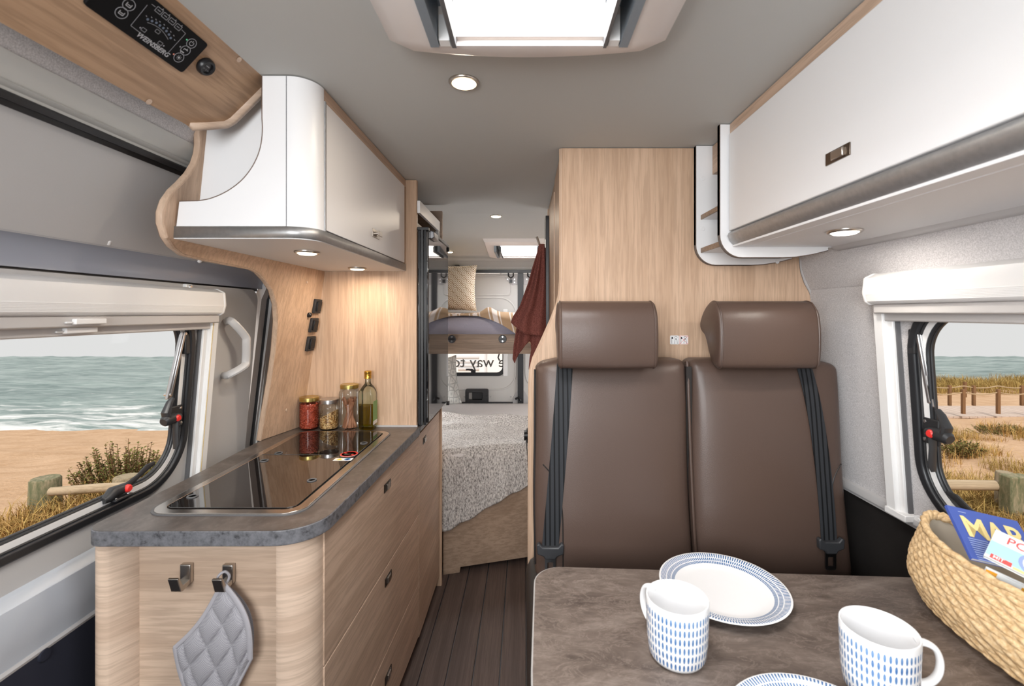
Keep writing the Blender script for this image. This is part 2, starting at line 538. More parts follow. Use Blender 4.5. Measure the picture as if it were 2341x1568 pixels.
# the panel round the window
def L3(yr): return V(XL(yr[1]), yr[0], zr(yr[1]))
WL = roundrect(.12, 1.345, -.478, .03, .13, 10)
OL = roundrect(YB, 1.665, -.556, .082, .045, 10)
mb = MB().ring([L3(p) for p in OL], [L3(p) for p in WL], (-.02, 0, 0))
part('inner_panel', mb, M['door_grey'], d1)
part('lower_ledge', strip([(-1.022, -.553), (-1.010, -.560), (-.996, -.575), (-.990, -.62), (-.996, -.66), (-1.0, -.690)], YB, 1.70), M['blue_light'], d1)
part('ledge_seam', strip([(-.998, -.690), (-.994, -.695), (-.996, -.701)], YB, 1.70, -.02), M['trim_grey'], d1)
part('carpet_panel', strip([(-.996, -.700), (-1.0, -1.38)], YB, 1.70), M['navy'], d1)
mb = MB().lathe([(.0, .008), (.011, .007), (.014, 0)], pX(99, 1497, -.997) - V(.002, 0, 0), 16, 'X')
part('panel_clip', mb, M['navy'], d1)
for px, py, X in ((266, 349, -.873), (244, 552, -.9285), (455, 594, -.929), (586, 621, -.932)):
    p = pX(px, py, X - .004)
    part('trim_stud', MB().lathe([(0, .009), (.005, .0075), (.0085, .004), (.009, 0)], p, 14, 'X'), M['white_plastic'], d1)
# grab handle
hp = [pX(518, 735, -.962), pX(530, 735, -.925), pX(560, 768, -.908), pX(563, 785, -.907), pX(562, 825, -.915), pX(556, 838, -.916), pX(524, 856, -.945), pX(512, 858, -.985)]
mb = MB().tube(catmull(hp, 4), .0125, 10, True, .72)
part('grab_handle', mb, M['trim_grey'], d1, 'pale grey angular grab handle')
mb = MB(); p = pX(545, 797, -.899); mb.lathe([(0, .002), (.003, .001), (.003, 0)], p, 10, 'X')
# door pillar with seals right of the door
tr = struct('trim_1', strip([(-.935, .14), (-.975, .05), (-1.04, -.5), (-1.05, -.9)], 1.70, 1.735, -.03), M['trim_grey'])
part('seal', strip([(-.93, .14), (-.968, .05), (-1.03, -.5), (-1.04, -.9)], 1.735, 1.748, -.03), M['gasket'], tr)
part('pillar_strip', strip([(-.925, .14), (-.962, .05), (-1.022, -.5), (-1.03, -.9)], 1.752, 1.785, -.03), M['metal_green'], tr)
part('seal', strip([(-.922, .14), (-.958, .05), (-1.02, -.5), (-1.03, -.9)], 1.787, 1.798, -.03), M['gasket'], tr)
part('pillar_strip', strip([(-.922, .14), (-.958, .05), (-1.02, -.5), (-1.03, -.9)], 1.80, 1.88, -.03), M['grey_gasket'], tr)

# --- windows in the side walls
def side_window(name, Xf, s, ya, yb, za, zb, r):
    """s = +1: wall on the right, outwards is +X"""
    root = sempty(name, (Xf(-.48), (ya + yb) / 2, zr(za)))
    def loop(d, off):
        return [V(Xf(b) + s * off, a, zr(b)) for a, b in roundrect(ya + d, yb - d, za + d, zb - d, max(.02, r - d), 12)]
    part('outer_seal', MB().ring(loop(-.012, -.010), loop(.009, -.010), (s * .020, 0, 0)), M['gasket'], root, bevel=.004)
    part('seal_lip', MB().ring(loop(.008, -.003), loop(.013, -.002), (s * .014, 0, 0)), M['black'], root, bevel=.002)
    part('frame_band', MB().ring(loop(.012, .002), loop(.027, .002), (s * .012, 0, 0)), M['white_plastic'], root)
    part('inner_seal', MB().ring(loop(.026, .002), loop(.033, .003), (s * .012, 0, 0)), M['gasket'], root, bevel=.004)
    part('seal_lip', MB().ring(loop(.032, .008), loop(.036, .009), (s * .008, 0, 0)), M['black'], root, bevel=.002)
    return root, loop
w1, lp1 = side_window('window_1', XL, -1, .12, 1.345, -.478, .03, .13)
mb = MB()
pl = lp1(.030, .016); mb.prism(pl, (-.004, 0, 0)); part('pane', mb, M['pane'], w1, smooth=0)
def XR(r): return .935 - .07 * r
w2, lp2 = side_window('window_2', XR, 1, .05, 1.110, -.478, .03, .13)
mb = MB(); mb.prism(lp2(.030, .016), (.004, 0, 0)); part('pane', mb, M['pane'], w2, smooth=0)

def latch_upright(root, c, s):
    """lever latch on the upright side of a window; c on the frame band, s = direction of the room"""
    b = MB()
    b.box(c.x - .004, c.x + .004, c.y - .034, c.y + .010, c.z - .030, c.z + .030)
    o = part('latch_plate', b, M['black'], root, bevel=.003)
    for dz in (-.021, .021):
        part('screw', MB().lathe([(0, .002), (.004, .001), (.0045, 0)] if s > 0 else [(0, -.002), (.004, -.001), (.0045, 0)], c + V(s * .004, .003, dz), 10, 'X'), M['screw'], o)
    b = MB()
    q0 = c + V(s * .010, -.026, .0)
    b.tube([q0 + V(0, .012, 0), q0 + V(0, -.004, 0), q0 + V(0, -.038, -.002), q0 + V(0, -.044, -.004)], [.011, .0145, .0145, .010], 12)
    b.tube([q0 + V(0, -.030, .0), q0 + V(0, -.036, .02), q0 + V(0, -.022, .046), q0 + V(0, -.012, .056)], [.012, .012, .009, .007], 10, True, .7)
    b.tube([q0 + V(0, 0, -.004), q0 + V(s * .004, -.004, -.035), q0 + V(s * .004, -.002, -.075), q0 + V(s * .002, -.004, -.088)], [.011, .0085, .0095, .006], 10, True, .55)
    h = part('latch_lever', b, M['black'], root)
    part('push_button', MB().lathe([(.0095, 0), (.0095, s * .006), (.007, s * .009), (0, s * .0095)], q0 + V(s * .007, -.006, 0), 14, 'X'), M['red'], h, 'red push button')
def latch_bottom(root, c, s, flip=1):
    b = MB(); b.box(c.x - .016, c.x + .016, c.y - .026, c.y + .026, c.z - .004, c.z + .003)
    o = part('latch_plate', b, M['black'], root, bevel=.003)
    for dy in (-.018, .018):
        part('screw', MB().lathe([(.004, 0), (.0035, .0015), (0, .002)], c + V(s * .008, dy, .003), 10), M['screw'], o)
    q0 = c + V(s * .002, 0, .018)
    b = MB()
    b.tube([q0 + V(0, .020, 0), q0 + V(0, -.020, .001), q0 + V(0, -.034, -.008), q0 + V(0, -.046, -.010)], [.012, .0145, .012, .008], 12)
    f = flip
    b.tube([q0 + V(s * .004, f * .012, .002), q0 + V(s * .008, f * .045, .018), q0 + V(s * .008, f * .075, .032), q0 + V(s * .007, f * .098, .035)], [.010, .0065, .0085, .005], 10, True, .6)
    h = part('latch_lever', b, M['black'], root)
    part('push_button', MB().lathe([(.0095, 0), (.0095, s * .006), (.007, s * .009), (0, s * .0095)], q0 + V(s * .009, f * .01, 0), 14, 'X'), M['red'], h, 'red push button')
def stay(root, a, b, s):
    d = (b - a)
    h = part('stay_arm', MB().obox(a - V(.005, .007, 0), (.010, 0, 0), (0, .014, 0), d).obox(a + V(s * .005, -.004, 0), (s * .004, 0, 0), (0, .008, 0), d * .96), M['silver'], root, bevel=.002)
    part('stay_bracket', MB().box(a.x - .008, a.x + .006, a.y + .004, a.y + .022, a.z - .065, a.z - .005), M['black'], h, bevel=.003)
    part('screw', MB().tube([a + V(-.01, 0, -.006), a + V(.01, 0, -.006)], .004, 8), M['screw'], h)
    part('screw', MB().tube([b + V(-.01, 0, .012), b + V(.01, 0, .012)], .004, 8), M['screw'], h)
c1 = V(XL(-.26) - .002, 1.345 - .022, pX(392, 955, XL(-.26)).z)
latch_upright(w1, c1, 1)
c = pX(268, 1138, XL(-.44) - .008); latch_bottom(w1, V(c.x + .004, c.y, zr(-.478 + .018)), 1, 1)
stay(w1, pX(418, 758, XL(-.02) - .004), pX(384, 912, XL(-.2) - .012), 1)
c2 = V(XR(-.26) + .002, 1.110 - .020, pX(2124, 985, XR(-.26)).z)
latch_upright(w2, c2, -1)
c = pX(2275, 1178, XR(-.44)); latch_bottom(w2, V(XR(-.44), c.y, zr(-.478 + .018)), -1, 1)
stay(w2, pX(2100, 748, XR(0) + .004), pX(2132, 930, XR(-.2) + .012), -1)

# --- right side wall
prof = [(.86, .545), (.875, .30), (.893, .190), (.899, .165), (.901, .140), (.912, .108), (.928, .075)]
wr = struct('wall_right', strip(prof, YB, 3.82, .03), M['fabric'], smooth=60)
def R3(yr): return V(XR(yr[1]), yr[0], zr(yr[1]))
OR = roundrect(YB, 1.515, -.525, .077, .004, 10)
WR = roundrect(.05, 1.110, -.478, .03, .13, 10)
part('window_surround', MB().ring([R3(p) for p in OR], [R3(p) for p in WR], (.02, 0, 0)), M['fabric'], wr)
part('rear_side_panel', strip([(XR(.078), .078), (XR(-.5), -.5), (.98, -1.38)], 1.51, 3.82, .03), M['door_grey'], wr)
part('lower_cloth', strip([(.985, -.535), (.985, -1.38)], YB, 1.51, .03), M['dark_panel'], wr)
struct('trim_2', strip([(.972, -.500), (.960, -.504), (.957, -.513), (.957, -.522), (.966, -.526), (.966, -.534), (.978, -.538)], YB, 1.50, .02), M['trim_grey'])

# --- nose of the van behind the camera: bulkhead under the windscreen
struct('wall_front', MB().box(-1.05, 1.02, -1.06, -1.0, -.05, .95), M['dark_panel'])

# --- rear doors
YR = 3.80
wrr = struct('wall_rear', MB().box(-1.05, -.93, YR, YR + .04, -.05, zr(.45)).box(.93, 1.02, YR, YR + .04, -.05, zr(.45)).box(-1.05, 1.02, YR - .02, YR + .04, zr(.345), zr(.46)), M['rear_door'])
part('door_seal', MB().box(-.95, .93, YR - .035, YR + .0, zr(.328), zr(.352)).box(-.06, -.012, YR - .02, YR + .02, 0, zr(.34)), M['gasket'], wrr)
d2 = sempty('door_2', (-.5, YR, 0)); d3 = sempty('door_3', (.4, YR, 0))
def rear_leaf(root, x0, x1, wx0, wx1):
    wz0, wz1 = zr(-.51), zr(-.02)
    OUT = [V(a, YR, b) for a, b in roundrect(x0, x1, .02, zr(.325), .03, 8)]
    INN = [V(a, YR, b) for a, b in roundrect(wx0, wx1, wz0, wz1, .06, 8)]
    part('leaf', MB().ring(OUT, INN, (0, .03, 0)), M['rear_door'], root)
    for (a0, a1, b0, b1, r) in ((wx0 - .12, wx1 + .10, wz0 - .13, wz1 + .15, .14), (x0 + .05, x1 - .05, wz1 + .16, zr(.31), .03)):
        L1 = [V(a, YR - .006, b) for a, b in roundrect(a0, a1, b0, b1, r, 8)]
        L2 = [V(a, YR - .006, b) for a, b in roundrect(a0 + .012, a1 - .012, b0 + .012, b1 - .012, r - .011, 8)]
        part('pressed_bead', MB().ring(L1, L2, (0, .008, 0)), M['rear_door'], root, bevel=.003)
rear_leaf(d2, -.92, -.06, -.78, -.17)
rear_leaf(d3, -.012, .92, .12, .78)
# latch box, strikers, studs of the left leaf
c = pY(1091, 904, YR)
L1 = [V(a, YR - .035, b) for a, b in roundrect(c.x - .095, c.x + .095, c.z - .058, c.z + .058, .015, 5)]
L2 = [V(a, YR - .035, b) for a, b in roundrect(c.x - .068, c.x + .045, c.z - .030, c.z + .030, .010, 5)]
o = part('latch_housing', MB().ring(L1, L2, (0, .035, 0)), M['black'], d2, 'black plastic latch housing', bevel=.003)
part('latch_pocket', MB().box(c.x - .04, c.x + .044, YR - .016, YR - .004, c.z - .029, c.z + .029), M['gasket'], o, bevel=.003)
for dx in (-.08, .08): part('screw', MB().lathe([(.005, 0), (.004, -.002), (0, -.002)], V(c.x + dx, YR - .035, c.z), 10, 'Y'), M['gasket'], o)
part('rear_sill_strip', MB().box(-.52, -.10, YR - .022, YR + .0, zr(-.775), zr(-.735)), M['black'], d2)
for px, side, dd in ((1168, -1, d2), (1212, 1, d3)):
    c = pY(px, 633, YR)
    loop = [V(c.x - .075, YR - .004, zr(.325)), V(c.x + .055, YR - .004, zr(.325)), V(c.x + .055, YR - .004, zr(.235)), V(c.x + .02, YR - .004, zr(.230)), V(c.x - .005, YR - .004, zr(.235))]
    if side > 0: loop = [V(2 * c.x - p.x, p.y, p.z) for p in loop]
    o = part('striker_plate', MB().prism(loop, (0, .006, 0)), M['trim_grey'], dd, bevel=.002)
    part('striker_hook', MB().tube([c + V(-.02, -.02, .035), c + V(-.02, -.02, .005), c + V(0, -.02, -.01), c + V(.02, -.02, .005), c + V(.02, -.02, .035)], .0055, 8).box(c.x - .012, c.x + .012, YR - .026, YR, c.z - .05, c.z - .022), M['black_metal'], o)
    for ax, az in ((-.028, -.02), (.03, -.02), (.03, -.045)):
        part('screw', MB().lathe([(.007, 0), (.005, -.004), (0, -.004)], c + V(ax, -.004, az), 10, 'Y'), M['screw'], o)
    c = pY(1178 if side < 0 else 1203, 915, YR)
    part('lower_bracket', MB().prism([V(c.x - side * .0 + a * (1 if side < 0 else -1), YR - .004, c.z + b) for a, b in ((-.03, -.06), (.035, -.06), (.035, .11), (.02, .09), (-.02, .02))], (0, .006, 0)), M['trim_grey'], dd, bevel=.002)
part('hinge_catch', MB().tube([pY(1178, 912, YR - .02), pY(1186, 908, YR - .02), pY(1190, 916, YR - .02)], .009, 8), M['black_metal'], d2)
for px, py in ((1082, 626), (1145, 626), (1062, 907), (1122, 907), (1168, 907)):
    part('door_stud', MB().lathe([(.007, 0), (.005, -.004), (0, -.004)], pY(px, py, YR), 10, 'Y'), M['trim_grey'], d2)
for px, py in ((1045, 612),):
    c = pY(px, py, 3.72)
    part('door_catch', MB().box(c.x - .03, c.x + .03, 3.70, 3.80, c.z - .02, c.z + .006).box(c.x - .018, c.x + .018, 3.71, 3.80, c.z, c.z + .022), M['black'], d2, bevel=.004)
# rear window with lettering on the outside of its pane
w3 = sempty('window_3', (-.475, YR, zr(-.5)))
def rl(d, y): return [V(a, y, b) for a, b in roundrect(-.78 + d, -.17 - d, zr(-.51) + d, zr(-.02) - d, .06 - d * .6, 8)]
part('seal', MB().ring(rl(-.012, YR - .012), rl(.016, YR - .012), (0, .03, 0)), M['gasket'], w3, bevel=.004)
pn = part('pane', MB().prism(rl(.010, YR + .016), (0, .005, 0)), M['pane'], w3, smooth=0)
M['decal'] = plain('grey_decal', (.15, .135, .125), .7)
t0 = pY(1156, 839, YR + .024)
part('lettering', MB().text('e way to d', .128, t0, (-1, 0, 0), (0, 0, 1), 0, bold=.006), M['decal'], pn, 'grey mirrored lettering on the pane')
c = pY(1080, 848, YR - .02)
b = MB().tube([c + V(-.052, -.01, .012), c + V(-.035, -.012, .014), c + V(-.005, -.01, .010), c + V(.012, -.008, .0)], [.008, .007, .010, .013], 8)
b.box(c.x - .012, c.x + .026, c.y - .006, c.y + .014, c.z - .016, c.z + .010)
part('latch_lever', b, M['black'], w3, bevel=.002)
c = pY(1142, 820, YR - .01)
part('stay_arm', MB().tube([c + V(0, 0, .05), c + V(-.012, 0, .01), c + V(.0, 0, -.015)], .006, 6), M['black'], w3)
part('blind_rail', MB().box(-.178, -.142, YR - .035, YR, zr(-.52), zr(.03)), M['white_plastic'], w3, bevel=.003)

w4, _l = side_window('added_window_left', lambda r: -.935 + .133 * r, -1, 2.58, 3.52, -.60, -.29, .06)  # added unseen window on a solid wall, dressing the left bed fill lamp
part('pane', MB().prism(_l(.030, .004), (-.002, 0, 0)), M['hatch_pane'], w4, smooth=0)
w5, _l = side_window('added_window_right', lambda r: .90 - .07 * r - .03, 1, 2.58, 3.52, -.60, -.29, .06)  # right-hand counterpart, also added without an opening behind its fill lamp
part('pane', MB().prism(_l(.030, .004), (.002, 0, 0)), M['hatch_pane'], w5, smooth=0)

# ------------------------------------------------------------------ roof hatches
def hatch(name, label, group, x0, x1, y0, y1, hx0, hx1, hy0, hy1, drop, bow, zf, tracks):
    t = thing(name, label, 'roof hatch', ((x0 + x1) / 2, y1, zf(y1)))
    def P(a, b, dz): return V(a, b, zf(b) + dz)
    # bowed frame: loops
    def outer(d, dz, bw):
        L = []
        n = 14
        for k in range(n + 1):
            u = k / n; a = x0 + d + (x1 - x0 - 2 * d) * u
            L.append(P(a, y1 - d - .03 + .03 * (1 - (2 * u - 1) ** 2) * bw - .03 * max(0, abs(2 * u - 1) - .86) / .14 * .9, dz))
        for k in range(n + 1):
            u = 1 - k / n; a = x0 + d + (x1 - x0 - 2 * d) * u
            L.append(P(a, y0 + d, dz))
        return L
    inn = []
    n = 14
    for k in range(n + 1): inn.append(P(hx0 + (hx1 - hx0) * k / n, hy1, -drop))
    for k in range(n + 1): inn.append(P(hx1 - (hx1 - hx0) * k / n, hy0, -drop))
    A = outer(-.004, 0, bow); B = outer(.006, -drop * .7, bow); C = outer(.03, -drop, bow)
    m = MB(); nl = len(A)
    for Q0, Q1 in ((A, B), (B, C), (C, inn)):
        m.add(Q0 + Q1, [(i, (i + 1) % nl, nl + (i + 1) % nl, nl + i) for i in range(nl)])
    # shaft up to the pane
    top = [p + V(0, 0, drop + .10) for p in inn]
    m.add(inn + top, [(i, (i + 1) % nl, nl + (i + 1) % nl, nl + i) for i in range(nl)])
    part('frame', m, M['hatch_white'], t, smooth=40)
    tp = top
    part('dome_pane', MB().add([p + V(0, 0, .0) for p in tp], [tuple(range(len(tp)))]), M['hatch_pane'], t, smooth=0, solid=.004)
    if tracks:
        for s, hx in ((-1, hx0), (1, hx1)):
            a0, a1 = (hx - .001, hx + .030) if s < 0 else (hx - .030, hx + .001)
            za = -drop
            tk = part('blind_track', MB().box(a0 - .012 * (s < 0), a0 + .004, hy0, hy1 - .001, zf(hy1) + za - .004, zf(hy1) + .03)
                      .box(a1 - .004, a1 + .012 * (s > 0), hy0, hy1 - .001, zf(hy1) + za - .004, zf(hy1) + .03)
                      .box(a0, a1, hy0, hy1 - .001, zf(hy1) + .02, zf(hy1) + .03), M['track'], t)
            part('track_stop', MB().box(a0 + .006, a1 - .006, hy1 - .02, hy1 - .0005, zf(hy1) + za - .002, zf(hy1) + .0), M['white_plastic'], tk)
            part('brush_seal', MB().box((a1 - .003) if s < 0 else (a0 - .003), (a1 + .005) if s < 0 else (a0 + .003), hy0, hy1 - .002, zf(hy1) + za - .006, zf(hy1) + .0), M['grey_gasket'], tk)
        part('front_ledge', MB().box(hx0, hx1, hy1 - .012, hy1 - .001, zf(hy1) - drop + .01, zf(hy1) + .055), M['cream'], t)
        part('catch_loop', MB().tube(catmull([V(hx1 - .05, hy1 - .12, zr(.59)), V(hx1 - .035, hy1 - .10, zr(.575)), V(hx1 - .042, hy1 - .10, zr(.60))], 4), .004, 6), M['chrome'], t)
    return t
M['track'] = plain('blue_grey_track', (.23, .27, .31), .5)
M['cream'] = plain('cream_plastic', (.80, .72, .66), .5)
hatch('roof_hatch', 'large cream framed roof hatch in the grey ceiling near the front', None, -.258, .268, .25, .92, HX0 + .004, HX1 - .004, HY0 + .004, HY1 - .004, .045, 1.0, lambda y: Z_CEIL, True)
hatch('roof_hatch', 'small cream framed roof hatch in the ceiling above the bed', None, -.275, .20, 3.03, 3.56, RX0 + .004, RX1 - .004, RY0 + .004, RY1 - .004, .03, .6, ceil_z, True)

# ------------------------------------------------------------------ downlights
def downlight(label, c, r, watt, mled, color, group=None, nrm=(0, 0, -1)):
    t = thing('downlight', label, 'light', c, group)
    part('bezel', MB().lathe([(r, .0), (r, -.003), (r * .92, -.006), (r * .80, -.0055), (r * .76, -.001), (r * .76, 0)], c, 28, close=True), M['chrome'], t, smooth=50)
    part('lens', MB().lathe([(r * .77, -.002), (r * .75, -.006), (r * .6, -.009), (0, -.010)], c, 28, close=True), mled, t, smooth=50)
    lamp('downlight_glow', 'AREA', V(*c) - V(0, 0, .016), (0, 0, 0), watt, color, parent=t, shape='DISK', size=r * 1.3)
WARM = (1, .86, .69)
downlight('warm recessed ceiling light just behind the large roof hatch', pZ(1061, 187, Z_CEIL), .036, 1.6, M['led'], WARM)
downlight('warm recessed ceiling light halfway down the van ahead of the small hatch', pZ(1134, 493, Z_CEIL), .036, 1.6, M['led'], WARM)
c = V(-.56, 3.40, ceil_z(3.40)); downlight('warm recessed ceiling light beside the fridge top above the bunk', c, .034, .6, M['led'], WARM)
# ------------------------------------------------------------------ left: wooden wall panels round the kitchen
YP = 1.86                                             # back panel of the kitchen
ZW = zr(-.46)                                         # worktop height
def XS(Y, r):                                         # surface of the leaning, flaring side panel
    if r < .156:
        return -.811 - .150 * (.156 - r) - (YP - Y) * .22 * min(1, (.156 - r) / .616)
    return -.811 + .015 * (YP - Y) / .8 + .10 * max(0, r - .18)
def on_side(px, py, d=0.0):
    X = -.8
    for _ in range(40):
        p = pX(px, py, X)
        X = .5 * X + .5 * (XS(min(YP, p.y), p.z - CZ) + d)
    return pX(px, py, X)
edge_low = [(592, 1040), (595, 1010), (606, 950), (620, 870), (630, 800), (635, 735), (633, 695), (624, 662), (609, 640), (592, 622), (575, 613)]
edge_up = [(520, 602), (470, 592), (420, 580), (398, 563), (383, 540), (374, 510), (374, 485), (382, 460), (398, 437), (416, 420), (436, 398), (450, 375), (458, 350), (460, 330), (459, 305)]
rows = []
for px, py in edge_low + edge_up:
    p = on_side(px, py); rows.append((p.z - CZ, p.y))
rows = [(-.4585, rows[0][1])] + [q for q in rows if q[0] > -.457]
rows.append((.53, rows[-1][1]))
zs_ = []
last = -9
for r, y in rows:
    r = max(r, last + .0008); last = r; zs_.append((r, y))
rows = zs_
nc = 14
def sp(u, v):
    k = min(len(rows) - 2, int(v * (len(rows) - 1) + 1e-6)); t = v * (len(rows) - 1) - k
    r = lerp(rows[k][0], rows[k + 1][0], t); ye = lerp(rows[k][1], rows[k + 1][1], t)
    Y = lerp(ye, YP, u)
    return V(XS(Y, r), Y, zr(r))
t = thing('splashback_panel', 'light oak panel with a wavy front edge behind hob and overhead cabinet', 'panel', (-.88, 1.7, ZW))
part('side_panel', MB().grid(sp, nc, len(rows) - 1).grid(lambda u, v: sp(u, v) - V(.018, 0, 0), nc, len(rows) - 1), M['oak_z'], t, smooth=60)
mb = MB().tube([sp(0, k / (len(rows) - 1)) + V(-.0085, .001, 0) for k in range(len(rows))], .0090, 8, True, .55, up=(1, 0, 0))
part('edge_band', mb, M['oak_edge'], t)
part('back_panel', MB().box(-.97, -.4385, YP, YP + .02, ZW + .0005, Z_CEIL - .002), M['oak_z'], t, bevel=.001)
for px, py in ((702, 645), (655, 937)):
    p = on_side(px, py); part('screw_cap', MB().lathe([(0, .002), (.005, .0015), (.006, 0)], p, 12, 'X'), M['oak_h'], t)
# switches and sockets
def socket(label, px, py, w, h):
    p = on_side(px, py, .004)
    d = V(XS(1.86, p.z - CZ) - XS(1.70, p.z - CZ), .16, 0).normalized()      # along the panel
    up = V(XS(1.8, p.z - CZ + .05) - XS(1.8, p.z - CZ - .05), 0, .1).normalized()
    n = d.cross(up); n = n if n.x > 0 else -n
    t = thing('wall_switch', label, 'switch', p, 'black switches and sockets on the kitchen panel')
    part('frame', MB().obox(p - d * w / 2 - up * h / 2 - n * .004, d * w, up * h, n * .011), M['black'], t, bevel=.002)
    part('rocker', MB().obox(p - d * w * .30 - up * h * .36 + n * .006, d * w * .66, up * h * .72, n * .006), M['black_metal'], t, bevel=.002)
    return t
socket('upper black switch on the oak kitchen panel under the overhead cabinet', 724, 700, .048, .056)
socket('middle black switch on the oak kitchen panel above the jars', 716, 743, .048, .056)
socket('lowest black socket on the oak kitchen panel above the red jar', 709, 785, .048, .058)
p = on_side(706, 720, .002)
solo('push_button', MB().lathe([(.0, .010), (.006, .010), (.0095, .006), (.0095, -.004)], p, 18, 'X'), M['black_metal'], 'small round black button left of the upper two switches', 'button')

# ------------------------------------------------------------------ kitchen unit, worktop, hob
def xc(Y): return -.460 + .0416 * (Y - 1.05) if Y < 1.82 else -.428          # drawer fronts
def xw(Y): return -.4425 + .0243 * (Y - 1.06)                                # worktop edge
ZT = zr(-.4925)
ku = thing('kitchen_unit', 'light oak kitchen unit with three wide drawers under the stone worktop', 'kitchen cabinet', (-.68, 1.42, 0))
part('end_panel', MB().box(-.90, -.52, 1.032, 1.048, .0, ZT), M['oak_x'], ku)
# left post with bevelled side, right post rounded
part('corner_post', MB().prism([V(a, b, 0) for a, b in ((-.935, 1.06), (-.935, 1.005), (-.928, .992), (-.915, .986), (-.900, .986), (-.893, .990), (-.866, 1.030), (-.866, 1.06))], (0, 0, ZT)), M['oak_h'], ku, smooth=40)
lp = [V(-.535, 1.06, 0), V(-.535, .988, 0)]
for k in range(11):
    a = -PI / 2 + k / 10 * PI / 2
    lp.append(V(-.463 - .066 + .066 * math.cos(a), 1.050 + .064 * math.sin(a), 0))
lp += [V(-.463, 1.06, 0)]
part('corner_post', MB().prism(lp, (0, 0, ZT)), M['oak_h'], ku, smooth=40)
part('carcase', MB().prism([V(-.95, 1.05, .10), V(-.475, 1.05, .10), V(-.445, 1.855, .10), V(-.95, 1.855, .10)], (0, 0, ZT - .10)).prism([V(-.93, 1.08, 0), V(-.50, 1.08, 0), V(-.47, 1.855, 0), V(-.93, 1.855, 0)], (0, 0, .10)), M['seam'], ku)
M['handle_dark'] = plain('dark_nickel', (.085, .072, .062), .3, 1.0)
def drawer(y0, y1, z0, z1, hy, hz, parent, name='drawer'):
    g = .0016; th = .017
    def fr(Y): return xc(Y)
    loop = [V(fr(y0) - th, y0 + g, z0 + g), V(fr(y1) - th, y1 - g, z0 + g), V(fr(y1), y1 - g, z0 + g), V(fr(y0), y0 + g, z0 + g)]
    d = part(name, MB().prism(loop, (0, 0, z1 - z0 - 2 * g)), M['oak_y'], parent, bevel=.0014)
    sl = V(fr(y1) - fr(y0), y1 - y0, 0).normalized()
    nn = V(sl.y, -sl.x, 0)
    c = V(fr(hy), hy, hz)
    b = MB()
    w_, h_ = .060, .026
    b.obox(c - sl * w_ / 2 - V(0, 0, h_ / 2) - nn * .001, sl * w_, V(0, 0, h_), nn * .0028)
    o = part('handle', b, M['handle_dark'], d, 'recessed dark nickel handle', bevel=.0006)
    b = MB()
    b.obox(c - sl * .014 - V(0, 0, .009) + nn * .0015, sl * .026, V(0, 0, .018), nn * .0045)
    b.obox(c + sl * .014 - V(0, 0, .011) + nn * .0015, sl * .004, V(0, 0, .022), nn * .002)
    me2 = b.mesh('tab', d['_o'])
    # the pull tab shares the handle's mesh as a second material
    bm = bmesh.new(); bm.from_mesh(o.data); n0 = len(bm.faces); bm.from_mesh(me2); bm.faces.ensure_lookup_table()
    for f in bm.faces[n0:]: f.material_index = 1
    bm.to_mesh(o.data); bm.free(); o.data.materials.append(M['chrome'])
    return d
drawer(1.052, 1.853, zr(-.812), ZT - .004, 1.477, zr(-.556), ku)
drawer(1.052, 1.853, zr(-1.088), zr(-.812), 1.485, zr(-.858), ku)
drawer(1.052, 1.853, .065, zr(-1.088), 1.485, zr(-1.170), ku)
# unit below the fridge
fu = thing('fridge_base_cabinet', 'tall light oak cabinet door below the black fridge', 'kitchen cabinet', (-.65, 2.1, 0))
part('carcase', MB().box(-.93, -.446, 1.862, 2.30, .04, ZW - .022), M['oak_x'], fu)
drawer(1.857, 2.300, .055, ZW - .032, 1.957, zr(-.540), fu, 'door')
part('end_strip', MB().box(-.93, -.418, 2.303, 2.320, 0.0, ZW - .012), M['oak_z'], fu, bevel=.001)
part('top_strip', MB().box(-.93, -.424, 1.862, 2.302, ZW - .022, ZW - .004), M['edge_grey'], fu)

# worktop
wt = thing('worktop', 'dark grey brown stone effect worktop with rounded corners on the kitchen unit', 'worktop', (-.68, 1.4, ZT))
def arc(cx, cy, r, a0, a1, n=10):
    return [(cx + r * math.cos(math.radians(a0 + (a1 - a0) * k / n)), cy + r * math.sin(math.radians(a0 + (a1 - a0) * k / n))) for k in range(n + 1)]
ol = arc(-.895, 1.008, .042, 180, 270) + arc(-.535, 1.060, .0925, 270, 360) + [(-.4425, 1.06), (-.4237, 1.856)] + [(-.93, 1.856), (-.952, 1.62), (-.937, 1.25)]
part('slab', MB().prism([V(a, b, ZT) for a, b in ol], (0, 0, ZW - ZT - .0005)), M['worktop_edge'], wt, bevel=.0015, smooth=40)
part('top_sheet', MB().prism([V(a * 1 + (0.0016 if a < -.7 else -.0016), b + .0016 * (1 if b < 1.3 else -1), ZW - .0007) for a, b in ol], (0, 0, .0009)), M['worktop'], wt, smooth=0)
part('back_trim', MB().box(-.90, -.434, 1.852, 1.858, ZW, ZW + .006), M['trim_grey'], wt)
